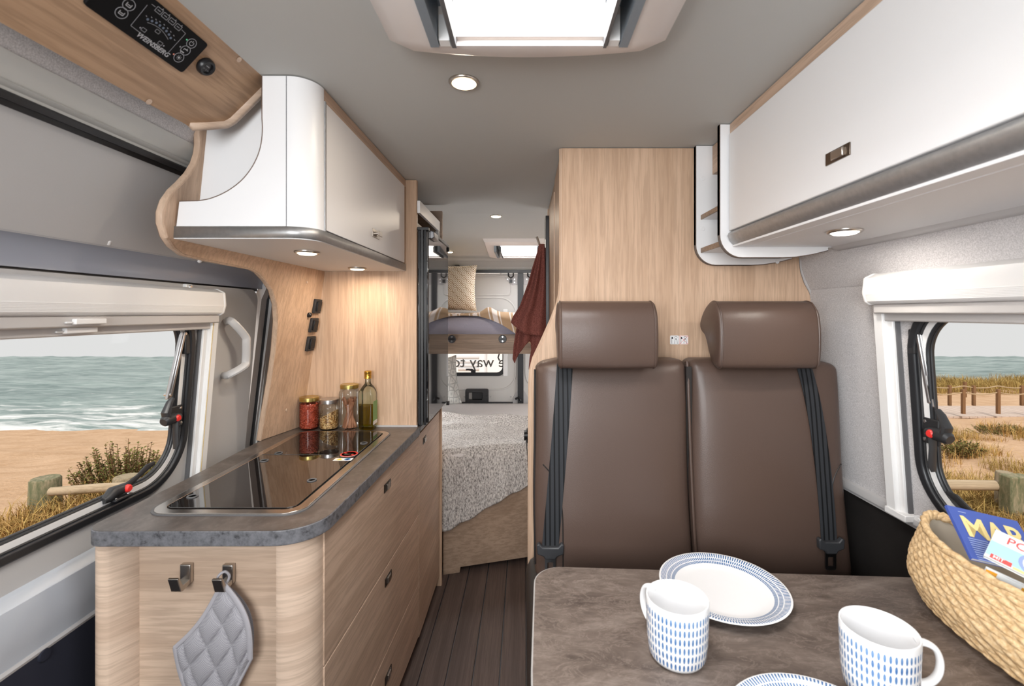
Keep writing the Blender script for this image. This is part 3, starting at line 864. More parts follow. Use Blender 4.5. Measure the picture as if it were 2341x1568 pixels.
# hob with two glass lids
hb = thing('hob', 'black glass lidded hob with steel frame sunk into the worktop', 'hob', (-.69, 1.41, ZW))
fx0, fx1, fy0, fy1 = -.872, -.508, 1.040, 1.775
def rr(d, r, z): return [V(a, b, z) for a, b in roundrect(fx0 + d, fx1 - d, fy0 + d, fy1 - d, r, 8)]
part('frame', MB().ring(rr(.004, .046, ZW + .0005), rr(.026, .030, ZW + .0005), (0, 0, .004)), M['hob_steel'], hb, bevel=.001)
part('frame_seal', MB().ring(rr(-.001, .05, ZW), rr(.005, .046, ZW), (0, 0, .0025)), M['grey_gasket'], hb)
part('well', MB().prism(rr(.022, .03, ZW + .0003), (0, 0, .0012)), M['gasket'], hb)
def lid(y0, y1, r0, r1):
    L = []
    a0, a1 = fx0 + .030, fx1 - .030
    def cor(cx, cy, r, s): return arc(cx, cy, r, s, s + 90, 6) if r > .002 else [(cx, cy)]
    L += cor(a1 - r1, y1 - r1, r1, 0) + cor(a0 + r1, y1 - r1, r1, 90) + cor(a0 + r0, y0 + r0, r0, 180) + cor(a1 - r0, y0 + r0, r0, 270)
    return MB().prism([V(a, b, ZW + .0022) for a, b in L], (0, 0, .0045))
l1 = part('glass_lid', lid(fy0 + .030, 1.4665, .022, .001), M['hob_glass'], hb, 'near black glass lid', smooth=0, bevel=.0007)
l2 = part('glass_lid', lid(1.4685, fy1 - .030, .001, .022), M['hob_glass'], hb, 'far black glass lid', smooth=0, bevel=.0007)
zt = ZW + .0068
for px, py, ld in ((713, 1098, l1), (604, 1053, l1), (832, 1013, l2), (637, 1036, l2), (440, 1135, l1)):
    c = pZ(px, py, zt)
    part('finger_ring', MB().lathe([(.0125, 0), (.0125, .002), (.0085, .002), (.0085, 0)], c, 20), M['grey_gasket'], ld)
    part('finger_hole', MB().lathe([(.0085, .0004), (0, .0004)], c, 16), M['gasket'], ld)
# round no-open-flame sticker and the two-symbol sticker
c = pZ(798, 1038, zt)
part('round_sticker', MB().lathe([(.027, 0), (.027, .0004), (0, .0004)], c, 28), M['white_plastic'], l2, 'round red and white warning sticker', smooth=0)
part('sticker_print', MB().lathe([(.027, .0005), (.027, .0008), (.0225, .0008), (.0225, .0005)], c, 28), M['red'], l2, smooth=0)
part('sticker_print', MB().obox(c + V(-.019, .009, .0005), (.036, -.02, 0), (.002, .004, 0), (0, 0, .0003)), M['red'], l2)
part('sticker_print', MB().prism([c + V(a, b, .0005) for a, b in ((-.014, -.008), (-.002, -.010), (.012, -.004), (.015, .004), (.006, .002), (-.004, .008), (-.015, .004))], (0, 0, .0003)), M['black'], l2)
c = pZ(785, 1050, zt)
st = part('square_sticker', MB().obox(c + V(-.028, -.013, 0), (.056, 0, 0), (0, .024, 0), (0, 0, .0004)), M['white_plastic'], l1, 'white sticker with yellow and blue symbols')
M['yellow'] = plain('yellow_print', (.85, .60, .03), .5); M['blue'] = plain('blue_print', (.05, .25, .60), .5)
part('sticker_print', MB().prism([c + V(-.020, -.008, .0005), c + V(-.002, -.008, .0005), c + V(-.011, .009, .0005)], (0, 0, .0003)), M['yellow'], l1)
part('sticker_print', MB().lathe([(.0095, .0005), (.0095, .0008), (.0055, .0008), (.0055, .0005)], c + V(.013, 0, 0), 18), M['blue'], l1)

# hooks on the end panel and the pot holder
def hook(label, px, py):
    c = pY(px, py, 1.030)
    t = thing('wall_hook', label, 'hook', c, 'metal hooks on the kitchen end panel')
    x0 = c.x
    part('back_plate', MB().box(x0 - .012, x0 + .012, 1.020, 1.0315, c.z - .020, c.z + .022), M['chrome'], t, bevel=.002)
    pf_ = [(1.021, -.020), (1.000, -.025), (.994, -.022), (.984, .010), (.989, .0115), (1.001, -.012), (1.021, -.010)]
    part('arm', MB().prism([V(x0 - .011, a, c.z + b) for a, b in pf_], (.022, 0, 0)), M['chrome'], t, bevel=.0012)
    return t
hook('empty nickel hook on the kitchen end panel, the left one', 430, 1308)
hook('nickel hook on the kitchen end panel carrying the grey pot holder', 526, 1309)
q = N('quilted_grey_cloth'); q.setp((.40, .39, .41), .95, 0, .1)
v = q.coords((420, 420, 420)); ck = q.new('ShaderNodeTexChecker'); ck.inputs['Scale'].default_value = 1; q.link(v, ck.inputs['Vector'])
ck.inputs[1].default_value = (.40, .39, .41, 1); ck.inputs[2].default_value = (.29, .28, .305, 1)
q.col(ck.outputs[0]); q.bump(ck.outputs[1], .25, .001); M['quilt'] = q.m
M['quilt_edge'] = plain('grey_cloth_binding', (.40, .385, .41), .95, 0, .1, bump=(600, .3))
YH = 1.008
top = pY(510, 1330, YH); lef = pY(402, 1478, YH - .004); rig = pY(576, 1500, YH - .004); bot = pY(495, 1660, YH)
def blr(u, v):
    """u across (left..right), v along the slope: four-sided cloth with bulged edges"""
    a = lerp(lerp(top, lef, u), lerp(rig, bot, u), v)
    # rounded outline
    a = a + V(-.004, 0, .010) * math.sin(PI * u) * (1 - v) * -1.2 + V(.026, 0, .014) * math.sin(PI * v) * (1 - u) * 1.0
    a = a + V(-.016, 0, -.012) * math.sin(PI * v) * u
    e = min(u, 1 - u, v, 1 - v)
    qq = abs(math.sin(PI * u * 3.5)) ** .5 * abs(math.sin(PI * v * 3.5)) ** .5
    pf = .003 + .008 * qq * min(1, e * 12)
    return a, pf
ph = thing('pot_holder', 'grey quilted pot holder hanging from the right hook', 'pot holder', V(top.x, YH, bot.z))
part('quilted_cloth', MB().grid(lambda u, v: blr(u, v)[0] - V(0, blr(u, v)[1] + .012 * math.sin(PI * v * .9) * (1 - u), 0), 56, 56).grid(lambda u, v: blr(u, v)[0] + V(0, .003, 0), 10, 10), M['quilt'], ph, smooth=60)
loop = [blr(0, k / 16)[0] - V(0, .003 + .012 * math.sin(PI * k / 16 * .9), 0) for k in range(17)]
loop2 = [blr(k / 16, 0)[0] - V(0, .003, 0) for k in range(17)]
loop3 = [blr(k / 16, 1)[0] - V(0, .003, 0) for k in range(17)] + [blr(1, 1 - k / 16)[0] - V(0, .003, 0) for k in range(17)]
part('binding', MB().tube(loop, .0065, 8, True, .7), M['quilt_edge'], ph)
part('binding', MB().tube(loop2, .0050, 8, True, .7), M['quilt_edge'], ph)
part('binding', MB().tube(loop3, .0050, 8, True, .7), M['quilt_edge'], ph)
part('hanging_loop', MB().tube(catmull([top + V(-.008, -.006, 0), top + V(-.004, -.010, .018), top + V(.008, -.006, .026), top + V(.014, 0, .012), top + V(.006, -.004, -.006)], 5), .0028, 6), M['quilt_edge'], ph)

# ------------------------------------------------------------------ jars and bottle at the back of the worktop
def jar(label, X, r, h, lidmat, lidr, shoulder, base):
    c = V(X, 1.818, ZW + .0003)
    t = thing('glass_jar', label, 'jar', c)
    H = h - .010
    prof = [(0, .004), (base * .85, .003), (base, .001), (r * .97, .007), (r, .014), (r, H * shoulder), (r * .97, H * shoulder + .008), (r * .86, H * (shoulder + (1 - shoulder) * .45)), (r * .86, H - .004), (r * .86, H)]
    part('glass', MB().lathe(prof, c, 32, close=True), M['jar_glass'], t, smooth=70)
    lp = [(lidr, H - .010), (lidr + .0008, H - .004), (lidr + .0004, H + .004), (lidr - .002, H + .006), (lidr - .007, H + .005), (0, H + .0042)]
    part('lid', MB().lathe(lp, c, 32, close=True), lidmat, t, smooth=40)
    return c, t
M['gold'] = plain('gold_lid', (.60, .46, .16), .28, 1.0); M['lid_silver'] = plain('silver_lid', (.58, .56, .55), .28, 1.0); M['gold2'] = plain('brass_cap', (.66, .40, .08), .3, 1.0)
q = N('red_berries'); q.setp((.36, .045, .02), .5); q.col(q.ramp(q.noise(q.coords((90,) * 3), 1, 2), [(.3, (.28, .030, .012)), (.7, (.52, .10, .05))])); M['berry'] = q.m
q = N('seed_mix'); q.setp((.5, .3, .1), .6); vo = q.new('ShaderNodeTexVoronoi'); vo.inputs['Scale'].default_value = 260; q.link(q.coords((1, 1, 1)), vo.inputs['Vector'])
q.col(q.ramp(q.sep(vo.outputs['Color'])[0], [(.1, (.16, .07, .02)), (.45, (.50, .27, .08)), (.9, (.75, .55, .28))])); M['seed'] = q.m
q = N('cinnamon'); q.setp((.32, .13, .06), .7); q.col(q.ramp(q.noise(q.coords((70, 70, 12)), 1, 3), [(.3, (.20, .075, .035)), (.7, (.42, .19, .10))])); M['cinnamon'] = q.m
def ell(mb, c, a, rad):
    n1, n2 = 6, 4
    base = len(mb.v); vs = []; fs = []
    R = Matrix.Rotation(a[0], 3, 'Z') @ Matrix.Rotation(a[1], 3, 'X')
    for j in range(n2 + 1):
        th = PI * j / n2
        for k in range(n1):
            p = V(rad[0] * math.sin(th) * math.cos(2 * PI * k / n1), rad[1] * math.sin(th) * math.sin(2 * PI * k / n1), rad[2] * math.cos(th))
            vs.append(Vector(c) + R @ p)
    for j in range(n2):
        for k in range(n1): fs.append((j * n1 + k, j * n1 + (k + 1) % n1, (j + 1) * n1 + (k + 1) % n1, (j + 1) * n1 + k))
    mb.add(vs, fs)
rnd = random.Random(11)
c, t = jar('gold lidded jar of dried red berries, leftmost beside the oak panel', (707 - CX) / F * 1.818, .037, .132, M['gold'], .0355, .80, .031)
mb = MB(); mb.lathe([(0, .006), (.028, .006), (.0315, .012), (.0315, .100), (0, .104)], c, 20, close=True)
for k in range(420):
    a = rnd.random() * 2 * PI; z = .009 + rnd.random() * .094; rr_ = .0312 if z < .1 else .03 * math.sqrt(rnd.random())
    ell(mb, c + V(rr_ * math.cos(a), rr_ * math.sin(a), z), (rnd.random() * 6, rnd.random() * 6), (.0048, .0034, .0034))
solo('dried_berries', mb, M['berry'], 'dried red berries filling the leftmost glass jar', 'berries', kind='stuff', smooth=60)
c, t = jar('silver lidded jar half full of seeds, second jar from the left', (752.5 - CX) / F * 1.818, .0372, .124, M['lid_silver'], .0365, .74, .032)
mb = MB(); mb.grid(lambda u, v: c + V(.0315 * v * math.cos(2 * PI * u), .0315 * v * math.sin(2 * PI * u), .060 + .016 * v * math.cos(2 * PI * u)), 24, 6, True)
mb.grid(lambda u, v: c + V(.0315 * math.cos(2 * PI * u), .0315 * math.sin(2 * PI * u), lerp(.006, .060 + .016 * math.cos(2 * PI * u), v)), 24, 8, True)
for k in range(700):
    a = rnd.random() * 2 * PI; zt_ = .060 + .016 * math.cos(a)
    if rnd.random() < .8: p = V(.0315 * math.cos(a), .0315 * math.sin(a), .008 + rnd.random() * (zt_ - .008))
    else:
        q_ = math.sqrt(rnd.random()); p = V(.031 * q_ * math.cos(a), .031 * q_ * math.sin(a), .060 + .016 * q_ * math.cos(a))
    ell(mb, c + p, (rnd.random() * 6, rnd.random() * 6), (.0034, .0016, .0014))
solo('seed_mix', mb, M['seed'], 'golden brown seed mix in the silver lidded jar', 'seeds', kind='stuff', smooth=60)
c, t = jar('tall gold lidded jar of cinnamon sticks beside the oil bottle', (799 - CX) / F * 1.818, .0395, .182, M['gold'], .0345, .82, .034)
for k in range(11):
    a = k * 2.4; r0 = .012 + .014 * rnd.random(); top_ = .085 + .045 * rnd.random()
    p0 = c + V(r0 * math.cos(a), r0 * math.sin(a), .007); b_ = a + 2.2 + rnd.random()
    p1 = c + V(.022 * math.cos(b_), .022 * math.sin(b_), top_)
    rad = .0045 + .003 * rnd.random()
    mb = MB().tube([p0, lerp(p0, p1, .5) + V(.001, 0, 0), p1], [rad, rad * 1.05, rad], 9, True, .7)
    mb.tube([p1, p1 + (p1 - p0).normalized() * .001], rad * .5, 6)
    solo('cinnamon_stick', mb, M['cinnamon'], 'brown cinnamon stick leaning in the tall jar', 'spice', 'cinnamon sticks in the tall jar')
X = (841 - CX) / F * 1.818; c = V(X, 1.818, ZW + .0003)
bt = thing('oil_bottle', 'square glass oil bottle with brass cap, half full of yellow oil', 'bottle', c)
def sq(w, z, r=.3):
    return [c + V(a, b, z) for a, b in roundrect(-w, w, -w, w, w * r, 4)]
def loft(mb, loops, cap=True):
    n = len(loops[0]); v = [p for L in loops for p in L]; f = []
    for j in range(len(loops) - 1):
        for i in range(n): f.append((j * n + i, j * n + (i + 1) % n, (j + 1) * n + (i + 1) % n, (j + 1) * n + i))
    if cap: f += [tuple(range(n - 1, -1, -1)), tuple(range((len(loops) - 1) * n, len(loops) * n))]
    return mb.add(v, f)
part('glass', loft(MB(), [sq(.024, .001), sq(.0275, .005), sq(.029, .014), sq(.029, .140), sq(.0275, .153, .45), sq(.021, .168, .7), sq(.0125, .180, .99), sq(.0105, .190, .99), sq(.0105, .212, .99)]), M['bottle_glass'], bt, smooth=40)
part('oil', loft(MB(), [sq(.023, .005), sq(.0268, .012), sq(.0268, .094)]), M['oil'], bt, smooth=40)
part('cap', MB().lathe([(.0135, .200), (.0135, .2085), (.0128, .2095), (.0128, .2115), (.0138, .2125), (.0138, .2165), (.0128, .2175), (.0138, .219), (.0138, .2285), (.011, .2305), (0, .2305)], c, 24), M['gold2'], bt, smooth=40)
M['label_green'] = plain('green_label', (.20, .40, .14), .5)
lb = part('paper_label', MB().box(c.x + .0291, c.x + .0296, c.y - .024, c.y + .024, c.z + .028, c.z + .112), M['label_green'], bt, 'green paper label on the side')
part('label_foot', MB().box(c.x + .0292, c.x + .0299, c.y - .024, c.y + .024, c.z + .022, c.z + .036), M['white_plastic'], lb)

# ------------------------------------------------------------------ overhead cabinet on the left
XD, YE, RC = -.482, 1.041, .0586
zc0, zc1 = zr(.168), Z_CEIL - .003
zs0, zs1 = zr(.170), zr(.196)
oc = thing('overhead_cabinet', 'white overhead cabinet above the hob with rounded corner and curved end cut-out', 'overhead cabinet', (-.65, 1.45, zc0))
def crn(d=0, n=10):
    return arc(XD - RC, YE + RC, RC + d, 270, 360, n)
ol = [(-.797, YE + .001)] + [(a, b) for a, b in crn(-.0012)] + [(XD - .001, YP - .002), (-.811, YP - .002)]
part('bottom_board', MB().prism([V(a, b, zc0) for a, b in ol], (0, 0, .018)), M['white_in'], oc, smooth=40)
# steel strip along the lower edge
st0 = [(-.796, YE - .0015)] + [(a, b) for a, b in crn(.0018)] + [(XD + .0018, YP - .003)]
m = MB(); n_ = len(st0)
m.add([V(a, b, zs0) for a, b in st0] + [V(a, b, zs1) for a, b in st0], [(i, i + 1, n_ + i + 1, n_ + i) for i in range(n_ - 1)])
part('steel_strip', m, M['steel'], oc, solid=.003, smooth=50)
# end plate with concave cut-out
cut = [pY(px, py, YE) for px, py in ((600, 160), (600, 270), (601, 300), (596, 338), (583, 372), (563, 402), (540, 424), (512, 442), (480, 455), (452, 460), (410, 461))]
cut = [V(p.x, YE, min(p.z, zc1)) for p in cut]
cut[0].z = zc1
cv = [cut[0], cut[1]] + catmull(cut[1:-1], 4)[1:] + [cut[-1]]
loop = cv + [V(-.790, YE, zs1), V(XD - RC, YE, zs1), V(XD - RC, YE, zc1)]
part('end_plate', MB().prism(loop, (0, .017, 0)), M['white'], oc, smooth=30)
m = MB(); n_ = len(cv)
m.add([p + V(0, -.0004, 0) for p in cv] + [p + V(0, .0174, 0) for p in cv], [(i, i + 1, n_ + i + 1, n_ + i) for i in range(n_ - 1)])
part('edge_band', m, M['edge_brown'], oc, solid=.0022)
# concave inner wall and recessed end
part('recessed_end', MB().box(-.80, -.50, YE + .072, YE + .086, zs1, zc1), M['white_in'], oc)
part('corner_post', MB().prism([V(a, b, zs1) for a, b in [(XD - RC, YE + .001)] + crn() + [(XD, YE + RC + .002), (XD - .02, YE + RC + .002), (XD - RC, YE + .02)]], (0, 0, zc1 - zs1)), M['white'], oc, smooth=40)
part('post_seam', MB().box(XD - RC - .0008, XD - RC + .0008, YE - .0006, YE + .004, zs1, zc1), M['edge_grey'], oc)
part('post_strip', MB().box(XD - .004, XD + .003, YE + RC + .003, YE + RC + .009, zs1, zr(.508)), M['steel'], oc)
dr = part('door', MB().box(XD - .016, XD + .002, YE + RC + .010, 1.832, zr(.199), zr(.506)), M['white'], oc, bevel=.0015)
hc = V(XD + .002, 1.4755, zr(.253))
hd = part('handle', MB().box(hc.x - .001, hc.x + .0025, hc.y - .032, hc.y + .032, hc.z - .013, hc.z + .013), M['chrome'], dr, 'nickel handle plate with bent tab', bevel=.0008)
m = MB().box(hc.x + .001, hc.x + .012, hc.y - .008, hc.y + .010, hc.z - .002, hc.z + .003).box(hc.x + .009, hc.x + .013, hc.y - .008, hc.y + .030, hc.z - .006, hc.z + .010)
part('pull_tab', m, M['chrome'], oc, bevel=.0012)
part('top_strip', MB().box(XD - .02, XD - .0005, YE + RC + .004, YP - .002, zr(.507), zc1), M['oak_y'], oc)
part('back_filler', MB().box(-.80, XD - .022, YE + .09, YP - .003, zs1 + .004, zc1 - .02), M['white_in'], oc)
downlight('near warm downlight under the left overhead cabinet', pZ(702, 575, zc0), .033, 1.3, M['led'], WARM)
downlight('far warm downlight under the left overhead cabinet', pZ(817, 612, zc0), .033, 1.3, M['led'], WARM)

# ------------------------------------------------------------------ sloping oak board with the control panel (upper left)
def FP(px, py, off=0.0):
    """point on the sloping board: rel z = .54 + 1.07 (X + .6)"""
    a = (px - CX) / F; b = (CY - py) / F
    Y = (.54 + .642 + off) / (b - 1.07 * a)
    return V(a * Y, Y, CZ + b * Y)
fn_ = V(1.07, 0, -1).normalized()                     # facing down into the room
fux = V(0, 1, 0); fuy = V(1, 0, 1.07).normalized()     # along the van, up the slope
fb = thing('fascia_board', 'sloping oak board below the ceiling carrying the black control panel', 'panel', (-.66, .7, zr(.40)))
FO = V(-.7305, 0, zr(.54 + 1.07 * (-.1305)))          # lower edge line
def FQ(y, s, d=0): return FO + V(0, y, 0) + fuy * s + fn_ * d
Lw = (V(-.6, 0, .54) - V(-.7305, 0, .54 - 1.07 * .1305)).length
loop = [FQ(-.3, 0), FP(435, 290), FP(514, 285), FP(532, 275), FP(604, 204), FQ(1.085, Lw), FQ(-.3, Lw)]
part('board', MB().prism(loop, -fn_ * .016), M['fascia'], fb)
m = MB(); q0 = [FP(432, 291), FP(470, 290), FP(514, 286), FP(532, 276), FP(566, 243), FP(604, 205)]
m.add([p + fn_ * .011 for p in q0] + [p - fn_ * .026 for p in q0], [(i, i + 1, 7 + i - 0, 6 + i) for i in range(5)])
part('end_trim', m, M['oak_h'], fb, solid=.012, smooth=20)
for px, py in ((340, 232), (546, 136)):
    c = FP(px, py, 0)
    m = MB(); m.add([c + fn_ * .001 + (fux * math.cos(a) + fuy * math.sin(a)) * .006 for a in [2 * PI * k / 14 for k in range(14)]], [tuple(range(14))])
    part('screw_cap', m, M['oak_h'], fb, smooth=0)
# control panel
ca, cb_, cc = FP(472, 98), FP(412, 163), FP(204, 8)
s_lo = (cb_ - FO).dot(fuy); s_hi = (ca - FO).dot(fuy); y_far = (ca.y + cb_.y) / 2; y_near = (FP(205, 8)).y - .01
cp = thing('control_panel', 'black control panel with white symbols on the sloping oak board', 'control panel', FQ((y_far + y_near) / 2, (s_lo + s_hi) / 2))
m = MB().prism([FQ(a, b, .0) for a, b in roundrect(y_near, y_far, s_lo, s_hi, .006, 4)], fn_ * .006)
part('face_plate', m, M['panel_black'], cp, bevel=.001)
DW = .0068
def dot2(c, r, mat_, name='symbol'):
    c = c - fn_ * ((c - FO).dot(fn_)) + fn_ * DW
    m = MB(); m.add([c + (fux * math.cos(a) + fuy * math.sin(a)) * r for a in [2 * PI * k / 14 for k in range(14)]], [tuple(range(14))])
    return m
def flat(c, d=DW): return c - fn_ * ((c - FO).dot(fn_)) + fn_ * d
def circ(m, c, r, w):
    c = flat(c); n = 26
    m.ring([c + (fux * math.cos(2 * PI * k / n) + fuy * math.sin(2 * PI * k / n)) * r for k in range(n)], [c + (fux * math.cos(2 * PI * k / n) + fuy * math.sin(2 * PI * k / n)) * (r - w) for k in range(n)], fn_ * -.0002)
    return m
def seg_(m, a, b, w):
    a, b = flat(a), flat(b); d = (b - a).normalized(); s = d.cross(fn_) * w / 2
    return m.add([a - s, b - s, b + s, a + s], [(0, 1, 2, 3)])
for px, py in ((432, 94), (418, 110), (403, 126), (271, 23), (288, 5)):
    part('button_ring', circ(MB(), FP(px, py), .0098, .0009), M['print_grey'], cp)
m = MB()
q0 = [FP(x_, y_) for x_, y_ in ((330, 5), (292, 52), (376, 117), (418, 71), (409, 62))]
for a, b in zip(q0, q0[1:]): seg_(m, a, b, .0008)
seg_(m, FP(340, 3), FP(349, 10), .0008)
part('display_outline', m, M['print_grey'], cp)
for px, py in ((331, 38), (341, 42), (351, 46), (359, 52), (367, 58), (374, 65), (380, 73), (384, 81)):
    part('scale_dot', dot2(FP(px, py), .0022, None), M['scale_blue'], cp, smooth=0)
for px, py in ((314, 57), (368, 99), (406, 101)):
    part('status_dot', dot2(FP(px, py), .0014, None), M['print_grey'], cp, smooth=0)
m = MB()
ar = [FP(px, py) for px, py in ((330, 45), (339, 48), (348, 52), (356, 57), (363, 63), (369, 70), (374, 77), (378, 84))]
for a, b in zip(ar, ar[1:]): seg_(m, a, b, .0007)
for px, py in ((327, 29), (339, 32), (349, 37), (358, 42), (368, 49), (376, 57), (383, 65), (390, 74), (392, 84)): seg_(m, FP(px, py), FP(px + 2, py + 3), .0012)
for px, py in ((357, 18), (372, 31), (387, 43), (401, 56)):      # tank and battery symbols
    c0 = FP(px, py); a_, b_ = fux * .0058, fuy * .0045
    for s0, s1 in ((-a_ - b_, a_ - b_), (a_ - b_, a_ + b_), (a_ + b_, -a_ + b_), (-a_ + b_, -a_ - b_)): seg_(m, c0 + s0, c0 + s1, .0009)
    seg_(m, c0 - a_ * .5, c0 + a_ * .5, .0012); seg_(m, c0 + a_ * .6 + b_, c0 + a_ * .6 + b_ * 1.6, .0012)
for px, py in ((322, 62), (360, 93), (354, 66)):
    c0 = FP(px, py); a_, b_ = fux * .004, fuy * .0028
    for s0, s1 in ((-a_ - b_, a_ - b_), (a_ - b_, a_ + b_), (a_ + b_, -a_ + b_), (-a_ + b_, -a_ - b_)): seg_(m, c0 + s0, c0 + s1, .0007)
part('gauge_marks', m, M['print_grey'], cp, kind='stuff')
m = MB()
c0 = FP(432, 94)                                      # power symbol
n = 20
pts = [c0 + (fux * math.cos(a) + fuy * math.sin(a)) * .0042 for a in [math.radians(125 + 290 * k / n) for k in range(n + 1)]]
for a, b in zip(pts, pts[1:]): seg_(m, a, b, .0011)
seg_(m, c0 + fuy * .0015, c0 + fuy * .0055, .0011)
c0 = FP(418, 110)                                     # tap symbol
seg_(m, c0 + fux * -.004 + fuy * .002, c0 + fux * .004 + fuy * .002, .0016); seg_(m, c0 + fux * .001 + fuy * .002, c0 + fux * .001 + fuy * .005, .0012); seg_(m, c0 + fux * -.004 + fuy * .0025, c0 + fux * -.0045 - fuy * .001, .0014); seg_(m, c0 + fux * -.0065 - fuy * .0055, c0 + fux * .001 - fuy * .0055, .002)
c0 = FP(403, 126)                                     # lamp symbol
m.add(dot2(c0, .0022, None).v, [tuple(range(14))])
for k in range(8):
    d = fux * math.cos(k * PI / 4) + fuy * math.sin(k * PI / 4); seg_(m, c0 + d * .0032, c0 + d * .0052, .0007)
for px, py in ((271, 23), (288, 5)):
    c0 = FP(px, py)
    for s0, s1 in (((-.004, -.003), (.004, -.003)), ((-.004, .003), (-.004, -.003)), ((.004, -.003), (.004, .003)), ((-.003, .0), (.003, .0))): seg_(m, c0 + fux * s0[0] + fuy * s0[1], c0 + fux * s1[0] + fuy * s1[1], .0012)
part('button_symbols', m, M['print_light'], cp, kind='stuff')
part('indicator_light', dot2(FP(421, 85), .0014, None), M['led_green'], cp, 'small green indicator light', smooth=0)
part('indicator_light', dot2(FP(391, 118), .0014, None), M['led_red'], cp, 'small red indicator light', smooth=0)
c0, c1 = flat(FP(303, 74)), flat(FP(354, 110))
m = MB().text('WEINSBERG', .0125, c0, c1 - c0, fuy, .0, bold=.02, shear=.25)
part('lettering', m, M['print_light'], cp)
# usb socket
c = FP(468, 150); c = c - fn_ * (c - FO).dot(fn_)
us = thing('usb_socket', 'round black usb socket beside the control panel', 'socket', c)
def disc(c, prof, n=24):
    m = MB(); vs = []; fs = []
    for r, h in prof:
        for k in range(n): vs.append(c + fn_ * h + (fux * math.cos(2 * PI * k / n) + fuy * math.sin(2 * PI * k / n)) * r)
    for j in range(len(prof) - 1):
        for k in range(n): fs.append((j * n + k, j * n + (k + 1) % n, (j + 1) * n + (k + 1) % n, (j + 1) * n + k))
    fs.append(tuple(range((len(prof) - 1) * n, len(prof) * n)))
    return m.add(vs, fs)
part('ring', disc(c, [(.0178, 0), (.0178, .006), (.015, .010), (.0115, .0095), (.011, .006)]), M['black_metal'], us, smooth=50)
m = MB().obox(c + fn_ * .0062 - fux * .005 + fuy * .002, fux * .008, fuy * .0015, fn_ * .001)
part('port', m, M['print_grey'], us)
part('lettering', MB().text('5V 2.1A', .0048, c + fn_ * .0066 - fux * .007 - fuy * .006, fux, fuy, 0), M['print_grey'], us)

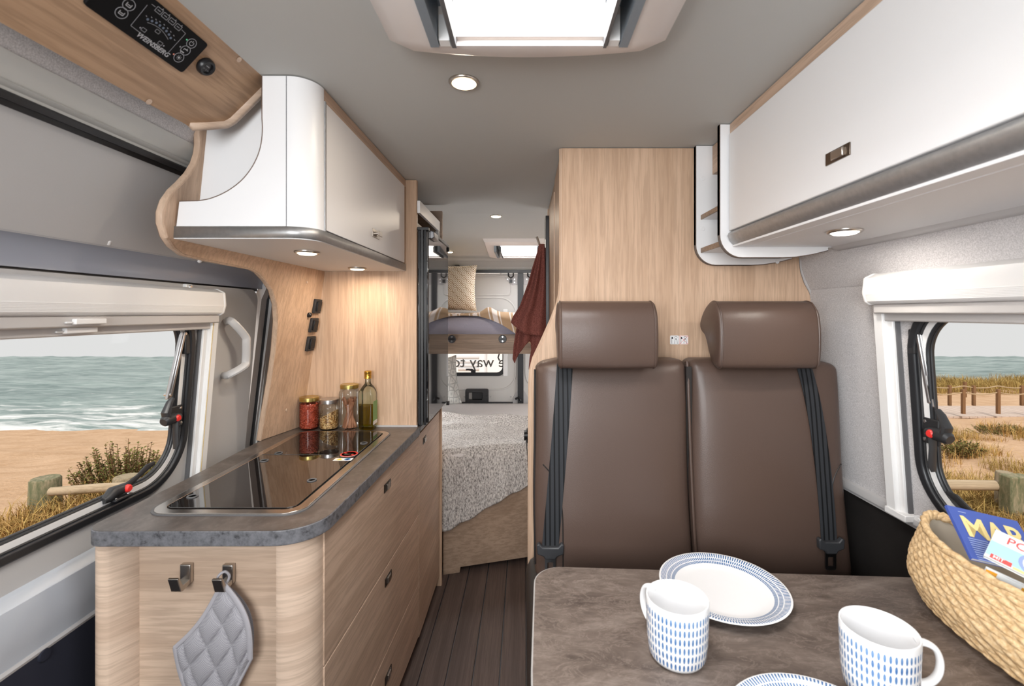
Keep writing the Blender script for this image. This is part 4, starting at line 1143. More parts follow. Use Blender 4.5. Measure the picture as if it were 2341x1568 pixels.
# ------------------------------------------------------------------ blind over the left window
def blind(name, label, XF, s, ya, yend, ztop, zbot, rail_y0, rail_y1, tabs):
    """s=+1 room lies to +X. cassette profile bulges into the room"""
    t = thing(name, label, 'blind', (XF(-.2), yend, zr(zbot)))
    def prof(r0, r1, dep):
        return [(XF(r1) + s * .002, r1), (XF(r1) + s * dep * .55, r1 + .001), (XF(r1) + s * dep * .9, r1 - .010), (XF((r0 + r1) / 2) + s * dep, (r0 * .62 + r1 * .38)), (XF(r0) + s * dep * .95, r0 + .006), (XF(r0) + s * dep * .8, r0), (XF(r0) + s * .002, r0)]
    pf = prof(zbot, ztop, .062)
    m = MB().prism([V(a, ya, zr(b)) for a, b in pf], (0, yend - .012 - ya, 0))
    part('cassette', m, M['white_plastic'], t, smooth=50)
    # fine ribs on the lower half
    m = MB()
    a0, b0 = pf[3]; a1, b1 = pf[4]
    for k in range(7):
        u = .15 + .75 * k / 6
        m.box(lerp(a0, a1, u) - .0012, lerp(a0, a1, u) + .0012, ya, yend - .013, zr(lerp(b0, b1, u)) - .0012, zr(lerp(b0, b1, u)) + .0012)
    part('cassette_ribs', m, M['white_plastic'], t)
    ctr = V(sum(a for a, b in pf) / 7, 0, zr(sum(b for a, b in pf) / 7))
    m = MB().prism([V(a, yend - .012, zr(b)) + (V(a, 0, zr(b)) - ctr) * .05 for a, b in pf], (0, .012, 0))
    part('end_cap', m, M['white_plastic'], t, smooth=50, bevel=.004)
    # rolled-up screen: two pull bars below the cassette
    xb = XF(zbot)
    for k, (dz, dx, hh) in enumerate(((-.004, .046, .020), (-.023, .022, .020))):
        m = MB().box(min(xb + s * .004, xb + s * dx), max(xb + s * .004, xb + s * dx), ya, rail_y0 + .006, zr(zbot + dz - hh), zr(zbot + dz + .004))
        o = part('pull_bar', m, M['blind_grey'], t, bevel=.003)
        for (ty, kk) in tabs:
            if kk == k:
                x_ = xb + s * dx
                part('finger_tab', MB().box(min(x_, x_ + s * .010), max(x_, x_ + s * .010), ty - .035, ty + .035, zr(zbot + dz - .014), zr(zbot + dz - .002)).box(min(x_, x_ + s * .006), max(x_, x_ + s * .006), ty - .05, ty - .035, zr(zbot + dz - .012), zr(zbot + dz - .008)), M['white_plastic'], o, bevel=.003)
    # upright guide rail
    zt_, zb_ = zbot - .002, -.555 if s > 0 else -.505
    def rail(y0, y1, d0, d1):
        lo = [V(XF(zb_) + s * d0, y0, zr(zb_)), V(XF(zb_) + s * d1, y0, zr(zb_)), V(XF(zt_) + s * d1, y0, zr(zt_)), V(XF(zt_) + s * d0, y0, zr(zt_))]
        return MB().prism(lo, (0, y1 - y0, 0))
    r = part('guide_rail', rail(rail_y0, rail_y1, .001, .030), M['white_plastic'], t, bevel=.002)
    part('rail_slot', rail(rail_y0 - .016, rail_y0, .001, .018), M['white_plastic'], r, bevel=.002)
    part('brush_seal', rail(rail_y0 - .021, rail_y0 - .0165, .002, .012), M['grey_gasket'], r)
    if s > 0:
        part('glue_line', rail(rail_y0 + .004, rail_y0 + .006, .028, .0306), M['glue'], r, 'thin yellowed glue line')
    if s < 0:
        part('rail_foot', MB().box(XF(zb_) - .034, XF(zb_) - .002, rail_y0 - .034, rail_y1 + .002, zr(zb_ - .012), zr(zb_ + .004)), M['white_plastic'], r, bevel=.002)
        part('screw_lug', MB().box(XF(zb_) - .012, XF(zb_) - .002, rail_y0 - .062, rail_y0 - .034, zr(zb_ - .010), zr(zb_ + .008)).lathe([(.006, 0), (.005, -.003), (0, -.003)], V(XF(zb_) - .012, rail_y0 - .05, zr(zb_)), 10, 'X'), M['white_plastic'], r, bevel=.001)
    else:
        p = pX(432, 659, XF(ztop) + .006)
        b = part('screw_lug', MB().box(p.x - .01, p.x + .004, p.y - .016, p.y + .012, p.z - .012, p.z + .012), M['white_plastic'], t, bevel=.003)
        part('screw', MB().lathe([(.006, 0), (.005, .003), (0, .003)], p + V(.004, 0, .003), 10, 'X'), M['screw'], b)
    return t
M['glue'] = plain('yellowed_glue', (.72, .55, .22), .5)
M['blind_grey'] = plain('grey_blind_bar', (.55, .53, .52), .4)
lx = pX(175, 738, -.95).y; lx2 = pX(158, 760, -.97).y
blind('window_blind', 'white blind cassette above the left sliding door window with two pull tabs', XL, 1, YB, 1.398, .070, -.006, 1.389, 1.418, ((lx, 0), (lx2, 1)))
blind('window_blind', 'white blind cassette above the right window beside the seats', XR, -1, YB, 1.186, .098, .022, 1.165, 1.195, ())
# ------------------------------------------------------------------ fridge
fr = thing('fridge', 'tall narrow black gloss fridge beside the kitchen unit', 'fridge', (-.66, 2.1, ZW))
XF_ = -.392
zf0, zf1 = ZW + .004, zr(.338)
part('cabinet_body', MB().box(-.93, -.440, 1.885, 2.30, zf0, zf1 + .004), M['black'], fr)
part('door', MB().box(-.438, XF_, 1.872, 2.345, zf0 + .008, zf1 - .004), M['fridge_gloss'], fr, 'black high gloss fridge door', bevel=.003)
# door frame profiles facing the front
for x0, x1, d, mt in ((-.433, -.424, .004, 'black_metal'), (-.422, -.412, .010, 'black'), (-.4105, -.401, .006, 'black_metal')):
    part('edge_profile', MB().box(x0, x1, 1.872 - d, 1.874, zf0, zf1), M[mt], fr, bevel=.001)
part('top_cap', MB().box(-.437, XF_ + .001, 1.862, 1.888, zf1 - .003, zf1 + .010), M['black'], fr, bevel=.002)
part('handle', MB().prism([V(XF_ - .002, 1.90, zf1 + .005), V(XF_ + .016, 1.90, zf1 - .002), V(XF_ + .018, 1.90, zf1 - .026), V(XF_ + .006, 1.90, zf1 - .032), V(XF_ - .002, 1.90, zf1 - .030)], (0, .095, 0)), M['steel_dark'], fr, 'curved dark steel door handle', bevel=.003)
part('top_rail', MB().box(XF_ - .004, XF_ + .004, 2.0, 2.347, zf1 - .006, zf1 + .008), M['black'], fr, bevel=.002)
part('hinge', MB().tube([V(XF_ + .002, 2.335, zf1 - .028), V(XF_ + .002, 2.335, zf1 - .006)], .006, 8), M['black_metal'], fr)
part('lower_hinge', MB().box(XF_ - .006, XF_ + .008, 2.322, 2.348, zf0 - .012, zf0 + .006), M['black'], fr, bevel=.002)
# shelf above the fridge
sh = thing('fridge_shelf', 'open oak shelf with a white retaining rail above the fridge', 'shelf', (-.65, 2.1, zr(.355)))
part('shelf_board', MB().box(-.93, -.445, 1.882, 2.30, zr(.356), zr(.372)), M['bunk_wood'], sh)
part('far_cheek', MB().box(-.93, -.415, 2.30, 2.318, zf1 + .014, Z_CEIL - .03), M['bunk_wood'], sh, bevel=.001)
part('back_board', MB().box(-.60, -.585, 1.882, 2.30, zr(.374), Z_CEIL - .012), M['bunk_wood'], sh)
part('retaining_rail', MB().box(-.437, -.425, 1.863, 2.32, zr(.405), zr(.455)), M['white'], sh, bevel=.001)
part('rail_bracket', MB().box(-.444, -.426, 2.27, 2.298, zr(.375), zr(.404)), M['trim_grey'], sh, bevel=.002)

# ------------------------------------------------------------------ partition behind the seats (washroom cubicle)
pt = thing('washroom_cubicle', 'tall light oak washroom cubicle wall behind the brown double seat', 'cubicle', (.5, 1.5, 0))
YW = 1.50
pxs = [(1213, 1673), (1213, 1200), (1214, 880), (1216, 846), (1223, 820), (1240, 784), (1262, 735), (1276, 700), (1282, 676), (1285, 640), (1285, 338), (1826, 338), (1826, 560), (1827, 598), (1830, 622), (1838, 646), (1850, 668), (1856, 690), (1860, 730), (1866, 800), (1872, 900), (1883, 1080), (1885, 1673)]
lp = [pY(px, py, YW) for px, py in pxs]
for p in lp: p.z = min(max(p.z, .0), Z_CEIL - .002)
part('front_panel', MB().prism(lp, (0, .018, 0)), M['oak_z'], pt, bevel=.0015)
part('edge_band', MB().tube([p + V(.001, .009, 0) for p in lp[0:11]], .0105, 6, True, .6, up=(1, 0, 0)), M['oak_edge'], pt)
part('grey_piping', MB().tube([p + V(.004, -.002, 0) for p in lp[12:22]], .0045, 6), M['trim_grey'], pt)
part('side_panel', MB().box(.120, .138, YW + .018, 1.86, 0, Z_CEIL - .004), M['oak_z'], pt)
part('side_panel', MB().box(.117, .136, 1.862, 2.36, 0, zr(.49)), M['oak_z'], pt)
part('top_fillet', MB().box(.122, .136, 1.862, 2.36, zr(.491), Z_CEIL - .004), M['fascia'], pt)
part('rear_panel', MB().box(.117, .90, 2.362, 2.38, 0, Z_CEIL - .006), M['oak_z'], pt)
# safety pictogram sticker
sk = thing('safety_sticker', 'small two part pictogram sticker on the oak wall between the headrests', 'sticker', pY(1552, 790, YW - .001))
for k, px in enumerate((1542, 1563)):
    c = pY(px, 777, YW - .0005)
    s_ = .0145
    L = [V(c.x + a, YW - .0004, c.z + b) for a, b in roundrect(-s_, s_, -s_, s_, .003, 3)]
    o = part('pictogram', MB().prism(L, (0, -.0006, 0)), M['white_plastic'], sk, smooth=0)
    m = MB()
    def bar2(a, b, w=.0012):
        a = V(c.x + a[0], YW - .0012, c.z + a[1]); b = V(c.x + b[0], YW - .0012, c.z + b[1])
        d = (b - a).normalized(); s = V(-d.z, 0, d.x) * w / 2
        m.add([a - s, b - s, b + s, a + s], [(0, 1, 2, 3)])
    n = 12
    for i in range(n): bar2((.0045 + .004 * math.cos(2 * PI * i / n), .008 + .004 * math.sin(2 * PI * i / n)), (.0045 + .004 * math.cos(2 * PI * (i + 1) / n), .008 + .004 * math.sin(2 * PI * (i + 1) / n)))
    for a, b in (((.0, -.012), (.0015, .002)), ((.0015, .002), (.0075, .002)), ((.0075, .002), (.009, -.012)), ((-.009, -.012), (-.009, .003))): bar2(a, b)
    for i in range(5): bar2((-.010, .004 + i * .0012), (-.005, .004 + i * .0012), .0014)
    part('drawing', m, M['black'], o, smooth=0)
    m = MB()
    if k == 1:
        bar2((-.0125, -.0125), (.0125, .0125), .0009); bar2((-.0125, .0125), (.0125, -.0125), .0009)
    for a, b in (((-.013, -.013), (.013, -.013)), ((.013, -.013), (.013, .013)), ((.013, .013), (-.013, .013)), ((-.013, .013), (-.013, -.013))): bar2(a, b, .0007)
    part('drawing_frame', m, M['red'] if k else M['print_grey'], o, smooth=0)

# ------------------------------------------------------------------ right overhead cabinet and the open shelf at its end
XO = .58
ov = thing('overhead_cabinet', 'large white overhead cabinet above the right window', 'overhead cabinet', (.75, .6, zr(.19)))
y0_, y1_ = -.35, 1.308
dr = part('door', MB().box(XO - .001, XO + .016, y0_, y1_ - .004, zr(.232), zr(.507)), M['white'], ov, bevel=.002)
part('top_strip', MB().box(XO + .004, XO + .02, y0_, y1_, zr(.508), Z_CEIL - .003), M['oak_y'], ov)
pf = [(XO + .006, .231), (XO - .001, .227), (XO - .004, .219), (XO + .001, .206), (XO + .012, .193), (XO + .022, .190), (XO + .022, .231)]
part('steel_strip', MB().prism([V(a, y0_, zr(b)) for a, b in pf], (0, y1_ - y0_ - .002, 0)), M['steel'], ov, smooth=50)
part('bottom_board', MB().box(XO + .012, .892, y0_, y1_, zr(.188), zr(.205)), M['white_in'], ov)
part('bottom_groove', MB().box(XO + .048, XO + .0495, y0_, y1_, zr(.1872), zr(.189)), M['white'], ov)
part('wall_trim', strip([(.872, .188), (.880, .180), (.894, .176), (.902, .180), (.902, .190)], y0_, y1_, .012), M['trim_grey'], ov, smooth=50)
part('carcase', MB().box(XO + .018, .87, y0_, y1_, zr(.206), Z_CEIL - .004), M['white_in'], ov)
hc = V(XO - .001, .849, zr(.2927))
hd = part('handle', MB().box(hc.x - .0022, hc.x + .001, hc.y - .033, hc.y + .033, hc.z - .0115, hc.z + .0115), M['handle_mid'], dr, 'bronze nickel handle plate with raised tab', bevel=.0006)
part('pull_tab', MB().box(hc.x - .007, hc.x - .001, hc.y - .020, hc.y + .012, hc.z - .008, hc.z + .008), M['chrome'], ov, bevel=.0015)
downlight('neutral white downlight under the right overhead cabinet', pZ(1931, 527, zr(.188)), .036, 1.0, M['led_white'], (1, .93, .84))
# shelf unit
sf = thing('open_shelf', 'narrow open shelf with white rounded cheeks at the far end of the overhead cabinet', 'shelf', (.7, 1.4, zr(.155)))
def cheek(Y, x0, zb, xr, name='cheek'):
    a = [(x0, .538), (x0, zb + .065)]
    for k in range(1, 9):
        t_ = PI + k / 8 * PI / 2; a.append((x0 + .065 + .065 * math.cos(t_), zb + .065 + .065 * math.sin(t_)))
    a += [(xr - .13, zb), (xr - .09, zb + .002), (xr - .045, zb + .009), (xr, zb + .020), (xr, zb + .030), (.888, zb + .030), (.888, .538)]
    o = part(name, MB().prism([V(p, Y, zr(q_)) for p, q_ in a], (0, .014, 0)), M['white'], sf, smooth=30)
    bl = [V(p, Y, zr(q_)) for p, q_ in a[:14]]
    m = MB(); n_ = len(bl)
    m.add([p + V(0, -.0005, 0) for p in bl] + [p + V(0, .0145, 0) for p in bl], [(i, i + 1, n_ + i + 1, n_ + i) for i in range(n_ - 1)])
    part('edge_band', m, M['edge_brown'], o, solid=.0018)
cheek(1.312, .556, .157, .866)
cheek(1.480, .550, .153, .860)
def shelf(zb, zt2, x0):
    o = part('shelf_board', MB().box(x0 + .004, .886, 1.327, 1.479, zr(zb), zr(zt2)), M['white'], sf)
    part('front_lip', MB().box(x0, x0 + .004, 1.327, 1.479, zr(zb), zr(zt2)), M['bunk_wood'], o)
shelf(.193, .208, .566); shelf(.300, .314, .566)
part('top_box', MB().box(.604, .62, 1.327, 1.479, zr(.445), Z_CEIL - .004), M['oak_y'], sf)
part('top_box_floor', MB().box(.62, .886, 1.327, 1.479, zr(.445), zr(.460)), M['oak_y'], sf)
part('rear_closure', MB().box(.872, .886, 1.327, 1.479, zr(.209), zr(.444)), M['white'], sf)
for px, py in ((1607, 408), (1607, 523)):
    part('screw_cap', MB().lathe([(.007, 0), (.006, -.0012), (0, -.0012)], pY(px, py, 1.480), 14, 'Y'), M['white'], sf)
part('screw_cap', MB().lathe([(.007, 0), (.006, -.0012), (0, -.0012)], pY(1777, 598, 1.480), 14, 'Y'), M['white'], sf)

# ------------------------------------------------------------------ double seat
ds = thing('double_seat', 'dark brown leather double seat with two headrests in front of the oak wall', 'seat', (.48, 1.2, 0))
def yfront(r): return 1.372 + .115 * (r + .14)
def back(x0, x1, flip):
    mid = (x0 + x1) / 2; hw = (x1 - x0) / 2
    def bend(p, uvw):
        r = p.z - CZ
        fx = (p.x - mid) / hw
        infl = .030 * (1 - fx ** 4) * (1 - ((r + .45) / .33) ** 4 if abs(r + .45) < .33 else 0)
        front = 1 - (p.y - 1.372) / .10
        dy = .115 * (r + .14)
        sag = .004 * math.sin(9 * r + 3 * fx) * (1 if abs(fx) > .9 else 0)
        # the outer upper corner is rounder
        k = max(0, (r + .22) / .08) ** 2 * max(0, (-fx if flip else fx) - .70) * .05
        return V(p.x + sag, p.y + dy - infl * max(0, min(1, front)), p.z - k)
    m = MB().rbox(x0, x1, 1.372, 1.472, zr(-.765), zr(-.140), .028, 22, bend)
    b = part('backrest', m, M['leather'], ds, smooth=60)
    return b
b1 = back(.028, .483, True); b2 = back(.487, .937, False)
def onseat(x, r, x0, x1, d=.001):
    mid = (x0 + x1) / 2; hw = (x1 - x0) / 2; fx = (x - mid) / hw
    infl = .030 * (1 - fx ** 4) * (1 - ((r + .45) / .33) ** 4 if abs(r + .45) < .33 else 0)
    return V(x, 1.372 + .115 * (r + .14) - infl - d, zr(r))
# piping and stitched seams
def seam(pts, x0, x1, b, w=.0022):
    pp = catmull([V(x, 0, r) for x, r in pts], 8)
    part('stitched_seam', MB().tube([onseat(p.x, p.z, x0, x1, -.0008) for p in pp], w, 6), M['leather_dark'], b)
seam([(.052, -.438), (.075, -.462), (.094, -.50), (.104, -.55), (.107, -.60), (.107, -.74)], .028, .483, b1)
seam([(.915, -.438), (.905, -.445), (.885, -.472), (.874, -.505), (.871, -.53)], .487, .937, b2)
part('welt', MB().tube(catmull([V(.488, yfront(-.145) + .02, zr(-.150)), V(.485, yfront(-.17) - .001, zr(-.17)), V(.4845, yfront(-.4) + .002, zr(-.40)), V(.486, yfront(-.65), zr(-.65)), V(.492, yfront(-.70), zr(-.70)), V(.505, yfront(-.715), zr(-.715))], 6), .0042, 8), M['leather'], b2)
part('welt', MB().tube(catmull([V(.030, yfront(-.17) + .014, zr(-.17)), V(.0285, yfront(-.4) + .012, zr(-.4)), V(.0285, yfront(-.72) + .012, zr(-.72))], 6), .003, 8), M['leather_dark'], b1)
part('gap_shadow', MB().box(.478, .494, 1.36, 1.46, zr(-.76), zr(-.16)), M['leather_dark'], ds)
def headrest(x0, x1):
    pr = [(1.318, .028), (1.345, .034), (1.372, .028), (1.405, .008), (1.432, -.022), (1.436, -.042), (1.420, -.056), (1.395, -.068), (1.375, -.095), (1.352, -.135), (1.335, -.152), (1.310, -.158), (1.292, -.150), (1.286, -.120), (1.284, -.075), (1.287, -.030), (1.297, .005)]
    pr = catmull([V(0, a, b) for a, b in pr + [pr[0]]], 3)[:-1]
    c0 = V(0, 1.345, -.06)
    m = MB(); loops = []
    W = x1 - x0
    for k, (u, s) in enumerate(((0, .90), (.006, .955), (.020, .992), (.05, 1.0), (.25, 1.02), (.5, 1.03), (.75, 1.02), (.95, 1.0), (.98, .992), (.994, .955), (1, .90))):
        loops.append([V(x0 + W * u, c0.y + (p.y - c0.y) * (s if s < 1 else 1) - (max(0, s - 1) * .35 if p.y < 1.31 else 0), CZ + c0.z + (p.z - c0.z) * (s if s < 1 else 1)) for p in pr])
    loft(m, loops)
    h = part('headrest', m, M['leather'], ds, smooth=50)
    for u in (.03, .97):
        lp_ = [V(x0 + W * u, c0.y + (p.y - c0.y) * 1.0, CZ + c0.z + (p.z - c0.z) * 1.0) for p in pr]
        part('welt', MB().tube(lp_ + [lp_[0]], .0022, 6), M['leather'], h)
    for u in (.3, .7):
        part('post', MB().tube([V(x0 + W * u, 1.36, zr(-.12)), V(x0 + W * u, 1.40, zr(-.20))], .006, 8), M['black_metal'], h)
headrest(.094, .375); headrest(.545, .832)
part('seat_cushion', MB().rbox(.004, .955, .82, 1.44, zr(-.93), zr(-.745), .04, 14), M['leather_dark'], ds, smooth=60)
part('seat_base', MB().box(.02, .945, .86, 1.45, 0, zr(-.90)), M['leather_dark'], ds, bevel=.01)

def belt(label, top_, bot_, x0, x1, w, group=None):
    t = thing('seat_belt', label, 'seat belt', bot_)
    n = 26; m = MB()
    def pos(u):
        px = lerp(top_[0], bot_[0], u); r = lerp(top_[1], bot_[1], u)
        return onseat(px + .006 * math.sin(PI * u) * top_[2], r, x0, x1, .005)
    rows_ = []
    for k in range(n + 1):
        p = pos(k / n); rows_.append(p)
    vs = []
    for p in rows_:
        vs += [p + V(-w / 2, -.001, 0), p + V(w / 2, -.001, 0), p + V(w / 2, .001, 0), p + V(-w / 2, .001, 0)]
    fs = []
    for k in range(n):
        for e in range(4): fs.append((k * 4 + e, k * 4 + (e + 1) % 4, k * 4 + 4 + (e + 1) % 4, k * 4 + 4 + e))
    part('webbing', m.add(vs, fs), M['webbing'], t, smooth=40)
    p = rows_[-1]
    wl_ = w * .82
    m = MB().prism([p + V(a, -.014, b) for a, b in ((-wl_, .012), (-wl_ * .8, .016), (-wl_ * .55, .005), (wl_ * .55, .005), (wl_ * .8, .016), (wl_, .012), (wl_ * .95, -.014), (wl_ * .5, -.020), (wl_ * .38, -.028), (-wl_ * .38, -.028), (-wl_ * .5, -.020), (-wl_ * .95, -.014))], (0, .016, 0))
    part('tongue_grip', m, M['belt_grip'], t, bevel=.003)
    o_ = [p + V(a, -.008, b - .048) for a, b in roundrect(-.015, .015, -.026, .026, .006, 4)]
    i_ = [p + V(a, -.008, b - .050) for a, b in roundrect(-.008, .008, -.014, .012, .003, 4)]
    part('metal_tongue', MB().ring(o_, i_, (0, .003, 0)), M['steel_dark'], t)
M['belt_grip'] = plain('dark_grey_belt_plastic', (.035, .036, .04), .45)
belt('black seat belt hanging down the left brown seat', (.118, -.150, .25), (.071, -.660, 0), .028, .483, .047)
belt('black seat belt hanging down the right brown seat', (.822, -.155, 1.4), (.852, -.642, 0), .487, .937, .044)

# ------------------------------------------------------------------ table with mugs, plates and basket
ZTB = zr(-.62)
tb = thing('table', 'stone effect table top with light edge in the front right corner', 'table', (.45, .7, 0))
def tbl(d, z):
    L = arc(.0745 + .012, 1.120 - .062, .066, 92, 180, 8)
    L = [(.92, 1.079)] + L + [(.0105, .80), (.006, .28), (.93, .25)]
    cx = sum(p[0] for p in L) / len(L); cy = sum(p[1] for p in L) / len(L)
    return [V(a + (d if a < cx else -d), b + (d if b < .6 else -d), z) for a, b in L]
part('table_top', MB().prism(tbl(0, ZTB - .028), (0, 0, .0272)), M['table_edge'], tb, bevel=.002)
part('top_sheet', MB().prism(tbl(.003, ZTB - .0010), (0, 0, .001)), M['table'], tb, smooth=0)
part('table_leg', MB().box(.42, .50, .55, .63, .03, ZTB - .03), M['trim_grey'], tb, bevel=.006)
part('foot_plate', MB().box(.33, .59, .46, .72, 0.001, .03), M['trim_grey'], tb, bevel=.006)

def mugmat():
    q = N('blue_dashed_china'); q.setp((.86, .86, .87), .12, 0, .5)
    tc = q.new('ShaderNodeTexCoord'); s = q.sep(tc.outputs['Object'])
    ang = q.math('ARCTAN2', s[1], s[0])
    R_ = q.math('SQRT', q.math('ADD', q.math('MULTIPLY', s[0], s[0]), q.math('MULTIPLY', s[1], s[1])))
    fu = q.math('SUBTRACT', q.math('FRACT', q.math('MULTIPLY', ang, 46 / (2 * PI))), .5)
    rowz = q.math('DIVIDE', q.math('SUBTRACT', s[2], .006), .0152)
    fv = q.math('SUBTRACT', q.math('FRACT', rowz), .5)
    d = q.math('ADD', q.math('POWER', q.math('DIVIDE', fu, .25), 2), q.math('POWER', q.math('DIVIDE', fv, .40), 2))
    dash = q.math('LESS_THAN', d, 1.0)
    inz = q.math('MULTIPLY', q.math('GREATER_THAN', s[2], .008), q.math('LESS_THAN', s[2], .0970))
    out = q.math('MULTIPLY', q.math('GREATER_THAN', R_, .0478), q.math('GREATER_THAN', q.math('ABSOLUTE', ang), .42))
    msk = q.math('MULTIPLY', q.math('MULTIPLY', dash, inz), out)
    tone = q.ramp(q.noise(q.coords((3, 3, 90)), 1, 1), [(.35, (.05, .15, .36)), (.65, (.15, .28, .50))])
    q.col(q.mix(msk, (.86, .86, .87), tone))
    return q.m
M['china'] = plain('white_china', (.86, .86, .87), .12)
M['mug'] = mugmat()
def mug(label, x, y, rot):
    o = bpy.data.objects.new('mug', None); COL.objects.link(o); o.location = (x, y, ZTB); o.rotation_euler = (0, 0, rot); o['_o'] = [0, 0, 0]
    tagit(o, label, 'mug', 'blue dashed china mugs')
    prof = [(0, .0035), (.036, .003), (.038, .0004), (.041, .0004), (.0465, .003), (.0500, .010), (.0528, .035), (.0545, .080), (.0548, .1045), (.0540, .1068), (.0525, .1070), (.0512, .1050), (.0508, .080), (.049, .035), (.0462, .012), (.040, .007), (0, .0065)]
    cu_ = part('cup', MB().lathe(prof, (0, 0, 0), 56, close=True), M['mug'], o, smooth=60)
    cu_.data.materials.append(M['china'])
    for f in cu_.data.polygons:
        c_ = f.center
        if f.normal.x * c_.x + f.normal.y * c_.y < .2 * math.hypot(c_.x, c_.y): f.material_index = 1
    hp_ = catmull([V(.051, 0, .090), V(.064, 0, .0915), V(.078, 0, .084), V(.0845, 0, .066), V(.082, 0, .045), V(.070, 0, .029), V(.050, 0, .0235)], 5)
    part('handle', MB().tube(hp_, .0078, 12, True, .62, up=(0, 1, 0)), M['china'], o, smooth=60)
    return o
mug('blue dashed white mug standing in front of the large plate', .2755, .832, math.radians(120))
mug('blue dashed white mug beside the basket with its handle to the right', .5790, .752, math.radians(-14))
def platemat():
    q = N('blue_rimmed_china'); q.setp((.86, .86, .87), .14, 0, .5)
    tc = q.new('ShaderNodeTexCoord'); s = q.sep(tc.outputs['Object'])
    ang = q.math('ARCTAN2', s[1], s[0])
    r = q.math('SQRT', q.math('ADD', q.math('MULTIPLY', s[0], s[0]), q.math('MULTIPLY', s[1], s[1])))
    def band(a, b): return q.math('MULTIPLY', q.math('GREATER_THAN', r, a), q.math('LESS_THAN', r, b))
    def spokes(nn, wdt, ph=0): return q.math('LESS_THAN', q.math('ABSOLUTE', q.math('SUBTRACT', q.math('FRACT', q.math('ADD', q.math('MULTIPLY', ang, nn / (2 * PI)), ph)), .5)), wdt)
    m1 = q.math('MULTIPLY', band(.1195, .1310), spokes(150, .26))
    m2 = q.math('MULTIPLY', band(.1095, .1175), spokes(150, .30, .5))
    m3 = q.math('MULTIPLY', band(.1010, .1075), spokes(170, .34))
    msk = q.math('MAXIMUM', m1, q.math('MAXIMUM', m2, m3))
    q.col(q.mix(msk, (.86, .86, .87), (.06, .15, .32)))
    return q.m
M['plate'] = platemat()
def plate(label, x, y, r=.135, g='blue rimmed plates on the table'):
    o = bpy.data.objects.new('plate', None); COL.objects.link(o); o.location = (x, y, ZTB); o['_o'] = [0, 0, 0]
    tagit(o, label, 'plate', g)
    s = r / .135
    prof = [(0, .004), (.070, .004), (.072, .0005), (.078, .0005), (.082, .004), (.100, .008), (.125, .0150), (.1335, .0185), (.135, .0200), (.1335, .0212), (.125, .0190), (.105, .0135), (.095, .0095), (.080, .0075), (0, .0072)]
    part('dish', MB().lathe([(a * s, b) for a, b in prof], (0, 0, 0), 80, close=True), M['plate'], o, smooth=60)
plate('large blue rimmed plate lying behind the left mug', .437, 1.015)
plate('blue rimmed plate mostly cut off at the bottom edge below the mugs', .420, .632, .134)

# basket
q = N('woven_straw'); q.setp((.60, .37, .17), .75, 0, .25)
f = q.noise(q.coords((160, 160, 160)), 1, 3); f2 = q.noise(q.coords((14, 14, 14)), 1, 3)
c_ = q.ramp(f, [(.3, (.54, .33, .15)), (.55, (.76, .54, .30)), (.75, (.86, .67, .43))])
q.col(q.mix(q.math('MULTIPLY', f2, .35), c_, (.80, .58, .34))); q.bump(f, .4, .002)
M['straw'] = q.m
bk = thing('basket', 'honey coloured woven straw basket holding magazines on the table', 'basket', (.885, .80, ZTB))
BC = V(.886, .775, ZTB)
HB = .178
def basket_pt(u, v, inner=False):
    a = 2 * PI * u
    z = HB * v
    # section radii: base -> belly -> rim
    ry = interp([(0, .185), (.12, .228), (.38, .252), (.65, .245), (1, .225)], v)
    rx = interp([(0, .052), (.12, .085), (.38, .1035), (.65, .103), (1, .098)], v)
    ca_, sa = math.cos(a), math.sin(a)
    # rim pinched at its ends
    pin = lerp(1.0, abs(sa) ** .0 * (1 - .30 * abs(sa) ** 6), max(0, v - .6) / .4)
    e = .85
    x = rx * math.copysign(abs(ca_) ** e, ca_) * pin * (.66 if ca_ > 0 else 1); y = ry * math.copysign(abs(sa) ** .95, sa)
    dip = -.018 * (ca_ ** 2) * max(0, v - .5) * 2
    n = V(ca_ / rx, sa / ry, 0).normalized()
    p = BC + V(x, y, z + dip + .001)
    if inner: return p - n * .008
    # weave relief: diagonal strands
    nu, nv = 92, 13
    wv = math.sin(PI * (u * nu)) * math.sin(PI * (v * nv) + (0))
    k = math.sin(2 * PI * (u * nu / 2 + v * nv * .5)) * .5 + .5
    k2 = abs(math.sin(PI * v * nv))
    return p + n * (.0034 * (k ** .7) * (k2 ** .5) - .001)
m = MB().grid(lambda u, v: basket_pt(u, v), 460, 78, True)
part('woven_wall', m, M['straw'], bk, smooth=80)
part('lining', MB().grid(lambda u, v: basket_pt(u, v, True), 64, 10, True), M['lining'], bk, smooth=80)
part('basket_floor', MB().add([basket_pt(k / 40, 0, True) for k in range(40)], [tuple(range(40))]), M['straw'], bk)
rim = [basket_pt(k / 90, 1, True) + V(0, 0, .0) + (basket_pt(k / 90, 1, True) - BC).normalized() * .005 for k in range(91)]
m = MB()
for s in range(2):
    m.tube([p + V(0, 0, .0035 * math.sin(k * 1.1 + s * PI)) + (p - BC).normalized() * .0035 * math.cos(k * 1.1 + s * PI) for k, p in enumerate(rim)], .0065, 7, False)
part('plaited_rim', m, M['straw'], bk, smooth=80)

